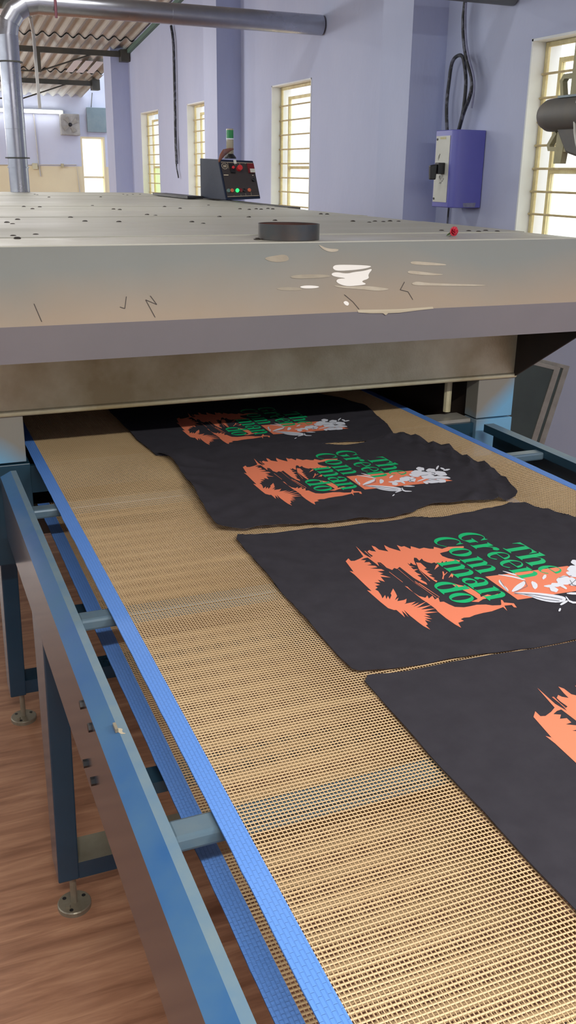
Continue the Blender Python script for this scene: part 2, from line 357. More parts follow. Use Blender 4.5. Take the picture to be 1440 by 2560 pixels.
# ------------------------------------------------------------------ roof of corrugated sheets
RS = 0.1065
def rz(yv): return 3.143 - RS * (yv - 11.87)
roof = bpy.data.objects.new('ceiling', None); COL.objects.link(roof); roof['kind'] = 'structure'; roof['label'] = 'sloping roof of corrugated cement sheets'
def sheet_mesh(y0, y1, lift, ncor=7):
    b = MB(); n = ncor * 8; P = 0.146; vs = []
    for yy, dz in ((y0, 0.0), (y1, 0.0)):
        for k in (0, 1):
            for i in range(n + 1):
                x = i * P / 8; vs.append((x, yy, rz(yy) + lift + 0.024 * math.sin(2 * math.pi * i / 8) + (0.007 if k else 0)))
    N = n + 1; fs = []
    for i in range(n):
        fs += [(i, i + 1, 2 * N + i + 1, 2 * N + i), (N + i, 3 * N + i, 3 * N + i + 1, N + i + 1), (i, N + i, N + i + 1, i + 1), (2 * N + i, 2 * N + i + 1, 3 * N + i + 1, 3 * N + i)]
    b.add(vs, fs); me = b.mesh('roofing_sheet'); me.materials.append(M['roof']); me.polygons.foreach_set('use_smooth', [False] * len(me.polygons)); return me
rows = [(-5, 1.2, 0.10), (0.9, 5.6, 0.085), (5.3, 9.6, 0.07), (9.3, 13.05, 0.055), (12.75, 15.0, 0.03), (14.65, 16.6, 0.005)]
for y0, y1, lf in rows:
    me = sheet_mesh(y0, y1, lf)
    for k in range(9): share('roofing_sheet', me, roof, (3.1 - 1.022 * (k + 1) + 0.0, 0, 0.001 * (k % 2)))
MB().box(0.7, 1.62, 11.1, 11.9, 3.09, 3.10).build('pale_panel', M['roof_light'], roof)
for k in range(3):      # pale strips tucked into the corrugation
    xx = 2.52 + 0.146 * k; 
    b = MB(); y0, y1 = 13.75, 14.5
    b.hexa([(xx, y1, rz(y1) - .025), (xx + .10, y1, rz(y1) - .025), (xx + .10, y0, rz(y0) - .025), (xx, y0, rz(y0) - .025), (xx, y1, rz(y1) - .02), (xx + .10, y1, rz(y1) - .02), (xx + .10, y0, rz(y0) - .02), (xx, y0, rz(y0) - .02)])
    b.build('pale_strip', M['roof_light'], roof)
MB().box(3.06, 3.10, 9.0, 13.2, 0, 0.05).build('eave_strip', mat('eave_green', (92, 118, 106), 0.7), roof).matrix_world = Matrix.Translation((0, 9.0, rz(9.0) - 0.06)) @ Matrix.Rotation(-math.atan(RS), 4, 'X') @ Matrix.Translation((0, -9.0, 0))
def purlin(yv):
    z = rz(yv) - 0.03
    t = thing('roof_truss', 'steel roof truss under the corrugated sheets, nearer one with thick dark beam' if yv < 14 else 'steel roof truss under the corrugated sheets, farther one near the end wall', 'roof truss', group=None)
    MB().box(-3.5, 3.08, yv, yv + 0.05, z - 0.065, z).build('beam', M['steel_dark'], t)
    MB().tube([(-1.0, yv + 0.025, z - 0.30), (1.95, yv + 0.025, z - 0.28)], 0.010, 6).build('tie_rod', M['steel_dark'], t)
    MB().tube([(1.95, yv + 0.025, z - 0.28), (2.6, yv + 0.025, z - 0.06)], 0.010, 6).build('tie_rod', M['steel_dark'], t)
    MB().box(1.93, 1.97, yv, yv + 0.05, z - 0.29, z - 0.065).build('strut', M['steel_dark'], t)
    MB().box(2.98, 3.09, yv - 0.05, yv + 0.12, z - 0.12, z + 0.02).build('bracket', M['steel_dark'], t)
purlin(13.06); purlin(15.0)

# ------------------------------------------------------------------ tunnel dryer
dry = thing('tunnel_dryer', 'long grey tunnel dryer with sloped hood that the black shirts enter', 'dryer')
HX0, HX1 = 0.08, 1.708
T = (2.10, 1.394); F = (2.00, 1.243); Lp = (2.017, 1.163)
# hood shell (open underneath)
def sheet(profile, x0, x1, name, m, th=0.004):
    b = MB(); n = len(profile)
    off = []
    for i in range(n):
        d0 = Vector((profile[i][0] - profile[max(i - 1, 0)][0], profile[i][1] - profile[max(i - 1, 0)][1])) if i else Vector((0, 0))
        d1 = Vector((profile[min(i + 1, n - 1)][0] - profile[i][0], profile[min(i + 1, n - 1)][1] - profile[i][1]))
        d = (d0.normalized() + d1.normalized()).normalized() if (d0.length or d1.length) else Vector((1, 0))
        off.append((profile[i][0] - d.y * th * 1.0, profile[i][1] + d.x * th * 1.0))
    poly = list(profile) + off[::-1]
    return b.prism(poly, x0, x1, 'x').build(name, m, dry)
hood = sheet([(2.36, 1.394), T, F], HX0, HX1, 'hood', M['hood'], th=0.004)
MB().prism([F, Lp, (Lp[0] + .03, Lp[1]), (Lp[0] + .03, Lp[1] + .006), (Lp[0] + .006, Lp[1] + .006), (F[0] + .006, F[1])], HX0, HX1, 'x').build('hood_lip', M['lip'], dry)
for x0, x1 in ((HX0, HX0 + .006), (HX1 - .006, HX1)):
    MB().prism([(2.33, .976), (2.33, 1.39), (2.10, 1.39), (2.003, 1.243), (2.019, 1.166)], x0, x1, 'x').build('end_plate', M['black_in'], dry)
MB().box(0.10, 1.71, 2.33, 2.338, 0.985, 1.39).build('valance', M['bandsteel'], dry)
MB().tube([(0.10, 2.333, .981), (1.71, 2.333, .981)], 0.0085, 10).build('valance_hem', M['bandsteel'], dry, smooth=True)
# posts either side of the mouth
PL = stained_post(0.185, -1.0); PR = stained_post(1.648, 1.0)
for x0, x1, m in ((0.10, 0.247, PL), (1.583, 1.712, PR)):
    MB().box(x0, x1, 2.335, 2.40, 0.853, 1.0).build('post', m, dry, bevel=0.002)
    MB().box(x0, x1 if x0 > 1 else 0.255, 2.331, 2.40, 0.58, 0.849).build('lower_post', m if x0 > 1 else M['frame_teal'], dry, bevel=0.002)
MB().box(0.256, 1.582, 2.345, 2.36, 0.765, 0.838).build('cross_plate', M['frame_teal'], dry)
# tunnel
MB().box(0.10, 0.22, 2.40, 7.05, 0.58, 1.38).build('side_panel', M['frame_teal'], dry)
MB().box(1.61, 1.70, 2.40, 7.05, 0.58, 1.38).build('side_panel', M['frame_teal'], dry)
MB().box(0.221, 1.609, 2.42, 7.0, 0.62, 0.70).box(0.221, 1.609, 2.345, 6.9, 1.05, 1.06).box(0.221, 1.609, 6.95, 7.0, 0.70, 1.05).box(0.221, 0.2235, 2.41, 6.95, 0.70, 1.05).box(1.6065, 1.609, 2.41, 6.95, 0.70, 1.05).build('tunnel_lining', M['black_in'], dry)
MB().tube([(1.53, 2.42, .86), (1.53, 2.42, 1.0)], 0.012, 8).build('inner_post', M['bandsteel'], dry)
MB().box(1.46, 1.58, 2.36, 2.44, 0.835, 0.848).build('inner_shelf', M['alu'], dry)
# top sheets: separate panels with seams
seams = [2.065, 2.342, 2.932, 3.352, 3.44, 4.33, 4.475, 6.12, 7.05]
for i in range(len(seams) - 1):
    y0, y1 = seams[i], seams[i + 1]
    zt = 1.398 + (0.0015 if i % 2 else 0.0) - (0.001 if i == 0 else 0)
    x0, x1 = (HX0 + .002, HX1 - .002) if i == 0 else (0.09, 1.702)
    if i == 0: y0 = 2.104
    MB().box(x0, x1, y0 + .002, y1 - .002, zt - .006, zt).build('top_panel', M['topbright'] if i == 0 else M['topsheet'], dry, bevel=0.0015)
MB().box(0.10, 1.70, 2.36, 7.05, 1.375, 1.391).build('roof_frame', M['steel_dark'], dry)
# exhaust collar stub
CC = (0.899, 2.194, 1.397)
col = MB().lathe(CC, [(.0735, 0), (.0755, .001), (.0755, .037), (.0735, .037), (.0735, .004)], 48).build('exhaust_collar', M['collar'], dry, smooth=True)
MB().lathe(CC, [(.0001, .0015), (.0732, .0015), (.0732, .0355)], 48).build('collar_lining', M['rust'], col, smooth=True)
SCREWS = [(0.869, 6.395), (0.862, 6.228), (0.861, 5.757), (1.181, 5.862), (0.534, 4.296), (0.596, 4.262), (0.537, 4.05), (0.846, 4.392), (0.859, 4.013), (0.874, 3.962), (0.374, 3.188), (0.563, 3.318), (0.564, 3.064), (0.661, 3.017), (0.322, 3.015), (0.326, 2.91), (0.325, 2.428), (0.267, 2.39), (0.268, 2.32), (1.464, 6.508), (1.446, 6.307), (1.521, 6.468), (1.584, 6.531), (1.409, 4.45), (1.153, 4.298), (1.167, 4.093), (0.873, 3.504), (0.882, 3.417), (0.889, 2.986), (0.89, 2.868), (1.093, 3.325), (1.194, 3.294), (1.421, 4.034), (1.437, 3.959), (1.496, 4.033), (1.503, 3.989), (1.564, 4.065), (1.57, 4.021), (1.198, 3.047), (0.814, 2.188), (1.451, 2.968), (1.467, 2.877), (1.524, 2.947), (1.535, 2.907), (1.592, 2.966), (1.603, 2.925), (1.469, 2.421), (1.541, 2.39), (1.555, 2.36), (1.605, 2.4), (1.618, 2.36), (1.578, 3.518), (1.597, 3.5)]
sm = MB().lathe((0, 0, 0), [(.0085, 0), (.0085, .0018), (.005, .0040), (.0001, .0046)], 10).mesh('screw'); sm.materials.append(M['screw'])
for sx, sy in SCREWS: share('screw', sm, dry, (sx, sy, 1.3975))
# dark bracket bar along the far right edge
MB().hexa([(1.705, 5.0, 1.392), (1.735, 4.25, 1.385), (1.80, 4.25, 1.385), (1.80, 6.3, 1.392), (1.705, 5.0, 1.403), (1.735, 4.25, 1.398), (1.80, 4.25, 1.398), (1.80, 6.3, 1.403)]).build('bracket_plate', M['steel_dark'], dry)
MB().box(1.60, 1.694, 5.45, 6.25, 1.402, 1.416).build('bracket_bar', M['black'], dry)
# worn paint and painted glare on the hood front: smears, chips, pen lines
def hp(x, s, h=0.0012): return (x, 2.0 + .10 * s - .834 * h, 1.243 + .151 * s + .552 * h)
def smear_glare(name, pts, m, h=0.0012):
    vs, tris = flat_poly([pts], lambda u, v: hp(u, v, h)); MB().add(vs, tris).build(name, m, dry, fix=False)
def smooth_poly(p, it=2):
    for _ in range(it):
        q = []
        for i in range(len(p)):
            a, b = p[i], p[(i + 1) % len(p)]
            q += [(a[0] * .75 + b[0] * .25, a[1] * .75 + b[1] * .25), (a[0] * .25 + b[0] * .75, a[1] * .25 + b[1] * .75)]
        p = q
    return p
SM = [('paint_smear', 'smear', [(0.961, 0.657), (0.974, 0.682), (1.069, 0.653), (1.052, 0.617), (1.015, 0.594), (0.97, 0.587), (0.96, 0.616)]),  # this and the next: glare on scraped metal, painted white
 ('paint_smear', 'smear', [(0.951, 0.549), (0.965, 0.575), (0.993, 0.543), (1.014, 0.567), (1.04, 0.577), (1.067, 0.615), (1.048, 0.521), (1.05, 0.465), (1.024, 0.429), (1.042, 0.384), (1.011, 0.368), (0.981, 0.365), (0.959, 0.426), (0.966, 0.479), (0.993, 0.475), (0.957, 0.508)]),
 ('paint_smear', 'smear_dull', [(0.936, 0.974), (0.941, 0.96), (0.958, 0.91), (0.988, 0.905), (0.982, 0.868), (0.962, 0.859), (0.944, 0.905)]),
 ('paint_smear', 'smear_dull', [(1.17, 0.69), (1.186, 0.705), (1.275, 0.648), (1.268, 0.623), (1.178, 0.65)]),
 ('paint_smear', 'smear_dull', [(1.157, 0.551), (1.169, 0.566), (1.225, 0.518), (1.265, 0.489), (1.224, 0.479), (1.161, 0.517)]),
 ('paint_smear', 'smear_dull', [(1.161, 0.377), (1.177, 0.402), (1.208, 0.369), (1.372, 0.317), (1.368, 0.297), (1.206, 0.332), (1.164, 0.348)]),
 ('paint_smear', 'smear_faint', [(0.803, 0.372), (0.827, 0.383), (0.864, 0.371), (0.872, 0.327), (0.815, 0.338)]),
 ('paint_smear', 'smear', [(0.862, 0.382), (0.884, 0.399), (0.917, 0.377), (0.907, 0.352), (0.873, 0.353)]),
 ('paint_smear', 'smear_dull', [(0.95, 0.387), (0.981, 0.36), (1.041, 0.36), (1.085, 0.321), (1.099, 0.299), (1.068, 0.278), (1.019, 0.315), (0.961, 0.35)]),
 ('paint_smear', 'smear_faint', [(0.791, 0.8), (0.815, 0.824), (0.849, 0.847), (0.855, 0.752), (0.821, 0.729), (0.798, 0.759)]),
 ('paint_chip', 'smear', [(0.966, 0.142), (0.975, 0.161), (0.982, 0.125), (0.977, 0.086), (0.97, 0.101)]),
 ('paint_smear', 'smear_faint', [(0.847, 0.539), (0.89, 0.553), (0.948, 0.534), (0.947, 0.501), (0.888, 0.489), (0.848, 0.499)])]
for i, (n, m, p) in enumerate(SM): smear_glare(n, smooth_poly(p), M[m], 0.0008 + 0.0002 * (i % 3))
def stroke(pts, w, fn, name, m, parent):
    b = MB()
    for a, c in zip(pts, pts[1:]):
        d = Vector((c[0] - a[0], c[1] - a[1])); 
        if d.length == 0: continue
        n = Vector((-d.y, d.x)).normalized() * w / 2
        b.add([fn(a[0] + n.x, a[1] + n.y), fn(a[0] - n.x, a[1] - n.y), fn(c[0] - n.x, c[1] - n.y), fn(c[0] + n.x, c[1] + n.y)], [(0, 1, 2, 3)])
    return b.build(name, m, parent, fix=False)
fnh = lambda u, v: hp(u, v / 0.181, 0.0011)
for p in ([(0.454, 0.327), (0.446, 0.172), (0.436, 0.195)], [(0.507, 0.326), (0.518, 0.208), (0.495, 0.276), (0.509, 0.042)], [(0.974, 0.247), (0.992, 0.141), (1.004, 0.03)], [(1.143, 0.401), (1.126, 0.287), (1.146, 0.254), (1.154, 0.135)], [(0.257, 0.277), (0.267, 0.048)]):
    stroke([(a, b * 0.181) for a, b in p], 0.0016, fnh, 'pen_mark', M['scribble'], dry)
chip = [(0.998, 1.2475), (1.075, 1.2455), (1.120, 1.2450), (1.204, 1.2470), (1.205, 1.2425), (1.16, 1.240), (1.112, 1.2365), (1.08, 1.2365), (1.074, 1.2320), (1.066, 1.2370), (1.03, 1.2385), (1.0, 1.2415)]
vs, tr = flat_poly([chip], lambda u, v: (u, 1.9985 - max(0, v - 1.243) * -0.66, v)); MB().add(vs, tr).build('paint_chip', M['weld'], dry, fix=False)
# legs of the dryer
foot_disc = MB().lathe((0, 0, 0), [(.0001, .012), (.035, .012), (.037, .010), (.037, 0), (.0001, 0)], 28)
foot_disc.tube([(0, 0, .011), (0, 0, .10)], 0.0075, 10)
foot_me = foot_disc.mesh('foot'); foot_me.materials.append(M['foot'])
hole_me = MB().lathe((0, 0, 0), [(.0001, .0126), (.0045, .0126), (.0045, .0100)], 10).mesh('bolt_hole'); hole_me.materials.append(M['black'])
bolt_me = MB().lathe((0, 0, 0), [(.006, .010), (.006, .018), (.0001, .018)], 6).mesh('foot_bolt'); bolt_me.materials.append(M['foot'])
def leg(parent, x, y0, y1t, y1b, top, side=1):
    w = 0.045
    b = MB().hexa([(x - .010 * side, y0, .10), (x - .010 * side + w * side, y0, .10), (x - .010 * side + w * side, y1b, .10), (x - .010 * side, y1b, .10), (x, y0, top), (x + w * side, y0, top), (x + w * side, y1t, top), (x, y1t, top)])
    lg = b.build('leg', M['frame_leg'], parent, bevel=0.003)
    fx = x + 0.024 * side; fy = y0 + 0.035
    ft = share('foot', foot_me, lg, (fx, fy, 0.0))
    for a in (0.5, 2.4, 4.3):
        share('bolt_hole', hole_me, lg, (fx + .026 * math.cos(a), fy + .026 * math.sin(a), 0.0))
    share('foot_bolt', bolt_me, lg, (fx - .016, fy - .012, 0.0))
    return lg
M['frame_leg'] = mat('frame_leg_paint', (28, 64, 86), 0.25, 0.0, var=(22, 54, 72), scale=5, amount=0.5, coat=0.3)
leg(dry, 0.170, 2.48, 2.60, 2.57, 0.60); leg(dry, 1.655, 2.48, 2.60, 2.57, 0.60, -1)
MB().box(0.205, 1.61, 2.49, 2.56, 0.10, 0.142).build('leg_stretcher', M['frame_leg'], dry)
leg(dry, 0.170, 6.6, 6.72, 6.7, 0.60); leg(dry, 1.655, 6.6, 6.72, 6.7, 0.60, -1)

# ------------------------------------------------------------------ infeed conveyor frame
fr = thing('infeed_conveyor', 'blue painted steel frame with side rails and legs carrying the mesh belt', 'conveyor')
Y0, Y1 = -0.75, 2.275
def rail(sgn, xin, xmid, xout):
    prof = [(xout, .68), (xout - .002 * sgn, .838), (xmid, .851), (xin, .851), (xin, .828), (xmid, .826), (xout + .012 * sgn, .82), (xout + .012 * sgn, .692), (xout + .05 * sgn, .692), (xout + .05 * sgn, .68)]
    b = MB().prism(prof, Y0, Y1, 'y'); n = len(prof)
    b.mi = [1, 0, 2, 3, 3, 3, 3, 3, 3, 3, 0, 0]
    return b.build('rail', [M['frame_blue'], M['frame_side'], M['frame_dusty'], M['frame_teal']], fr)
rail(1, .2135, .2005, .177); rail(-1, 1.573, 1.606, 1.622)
for yb in (-0.29, 0.285, 0.852, 1.43, 2.0):
    MB().box(.2125, 1.574, yb - .018, yb + .018, .823, .8445).build('cross_bar', M['bar_grey'], fr, bevel=0.005)
    MB().lathe((.214, yb, .83), [(.0001, .004), (.012, .003), (.015, 0)], 10, axis='x').build('weld_bead', M['bar_grey'], fr, smooth=True)
for yb in (-0.1, 0.55, 1.15, 1.75):
    MB().box(.23, 1.56, yb - .02, yb + .02, .685, .705).build('lower_bar', M['frame_teal'], fr)
for by, bz in ((1.19, .822), (1.127, .822), (1.198, .716), (1.137, .726)):
    MB().lathe((.1765, by, bz), [(.0001, -.006), (.0065, -.006), (.0065, 0)], 6, axis='x').build('bolt', M['black'], fr)
leg(fr, .177, 1.667, 1.82, 1.755, .70); leg(fr, 1.622, 1.667, 1.82, 1.755, .70, -1)
leg(fr, .177, -0.45, -0.30, -0.36, .70); leg(fr, 1.622, -0.45, -0.30, -0.36, .70, -1)
b = MB().box(.212, 1.588, 1.669, 1.752, .10, .142); b.mi[1] = 1
M['dust'] = mat('floor_dust', (150, 148, 128), 0.7, var=(126, 122, 102), scale=14, amount=0.7)
b.build('leg_stretcher', [M['frame_leg'], M['dust']], fr)
# dust and chips on the left rail
tk = MB().box(.1955, .1995, 1.058, 1.075, .8505, .8560).build('metal_tab', M['foot'], fr)
vs, tr = flat_poly([smooth_poly([(.1985, 1.068), (.207, 1.064), (.2035, 1.056), (.209, 1.050), (.200, 1.052)], 1)], lambda u, v: (u, v, .8514)); MB().add(vs, tr).build('paint_chip', M['weld'], fr, fix=False)

# ------------------------------------------------------------------ mesh belt
belt = thing('conveyor_belt', 'open tan mesh conveyor belt with blue edge tape under the black shirts', 'conveyor belt')
BX0, BX1, BZ = .265, 1.457, .850
BY0, BY1 = -0.72, 3.3
rnd = random.Random(3)
def mesh_strands(y0, y1, z, hw=.00115):
    b = MB(); p = 0.0062; n = int((y1 - y0) / p)
    for i in range(n):
        yy = y0 + i * p + rnd.uniform(-.00012, .00012); w = hw + rnd.uniform(-.00006, .00006); zz = z
        b.add([(BX0 + .004, yy - w, zz - .0006), (BX0 + .004, yy, zz), (BX0 + .004, yy + w, zz - .0006), (BX0 + .004, yy, zz - .0012),
               (BX1 - .004, yy - w, zz - .0006), (BX1 - .004, yy, zz), (BX1 - .004, yy + w, zz - .0006), (BX1 - .004, yy, zz - .0012)],
              [(0, 1, 5, 4), (1, 2, 6, 5), (2, 3, 7, 6), (3, 0, 4, 7)])
    q = 0.0049; m = int((BX1 - BX0) / q)
    for i in range(1, m):
        xx = BX0 + i * q; w = .00052
        b.add([(xx - w, y0, z - .0002), (xx + w, y0, z - .0002), (xx + w, y0, z - .0010), (xx - w, y0, z - .0010), (xx - w, y1, z - .0002), (xx + w, y1, z - .0002), (xx + w, y1, z - .0010), (xx - w, y1, z - .0010)],
              [(0, 4, 5, 1), (1, 5, 6, 2), (2, 6, 7, 3), (3, 7, 4, 0)])
    return b
o = mesh_strands(BY0, BY1, BZ).build('mesh_weave', M['belt'], belt, fix=False); o['kind'] = 'stuff'
o = mesh_strands(BY0, 2.33, .738, .0018).build('return_weave', M['belt'], belt, fix=False); o['kind'] = 'stuff'
def band(x0, x1, y0, y1, z, jag):
    b = MB(); n = 120; vs = []
    for i in range(n + 1):
        yy = y0 + (y1 - y0) * i / n; j = rnd.uniform(-.0006, .0006)
        xl, xr = (x0 + j, x1 + j * .3) if jag < 0 else (x0 + j * .3, x1 + j)
        vs += [(xl, yy, z + .0007), (xr, yy, z + .0007), (xl, yy, z - .0016), (xr, yy, z - .0016)]
    fs = []
    for i in range(n):
        k = 4 * i; fs += [(k, k + 1, k + 5, k + 4), (k + 2, k + 6, k + 7, k + 3), (k, k + 4, k + 6, k + 2), (k + 1, k + 3, k + 7, k + 5)]
    return b.add(vs, fs).build('edge_tape', M['band'], belt)
band(BX0, BX0 + .027, BY0, BY1, BZ, -1); band(BX1 - .024, BX1, BY0, BY1, BZ, 1)
band(BX0, BX0 + .029, BY0, 2.33, .738, -1); band(BX1 - .027, BX1, BY0, 2.33, .738, 1)
for k in range(26):      # frayed white patch on the weave
    t = rnd.random(); px = .40 + .135 * t + rnd.uniform(-.004, .004); py = 1.995 + .012 * t + rnd.uniform(-.006, .006) * (1.4 if t > .8 else .8); a = rnd.uniform(0, 3.14); l = rnd.uniform(.002, .005)
    stroke([(px, py), (px + l * math.cos(a), py + l * math.sin(a))], .0009, lambda u, v: (u, v, BZ + .0009), 'frayed_thread', M['thread'], belt)

b = MB()
for k, (xa, xb, yy) in enumerate(((.800, .835, .894), (.795, .838, .888), (.80, .826, .882), (.815, .834, .876), (.812, .83, .870))):
    b.box(xa, xb, yy - .0010, yy + .0010, BZ - .0004, BZ + .0002)
o = b.build('ink_stain', mat('red_ink_stain', (176, 84, 60), .6), belt); o['kind'] = 'stuff'

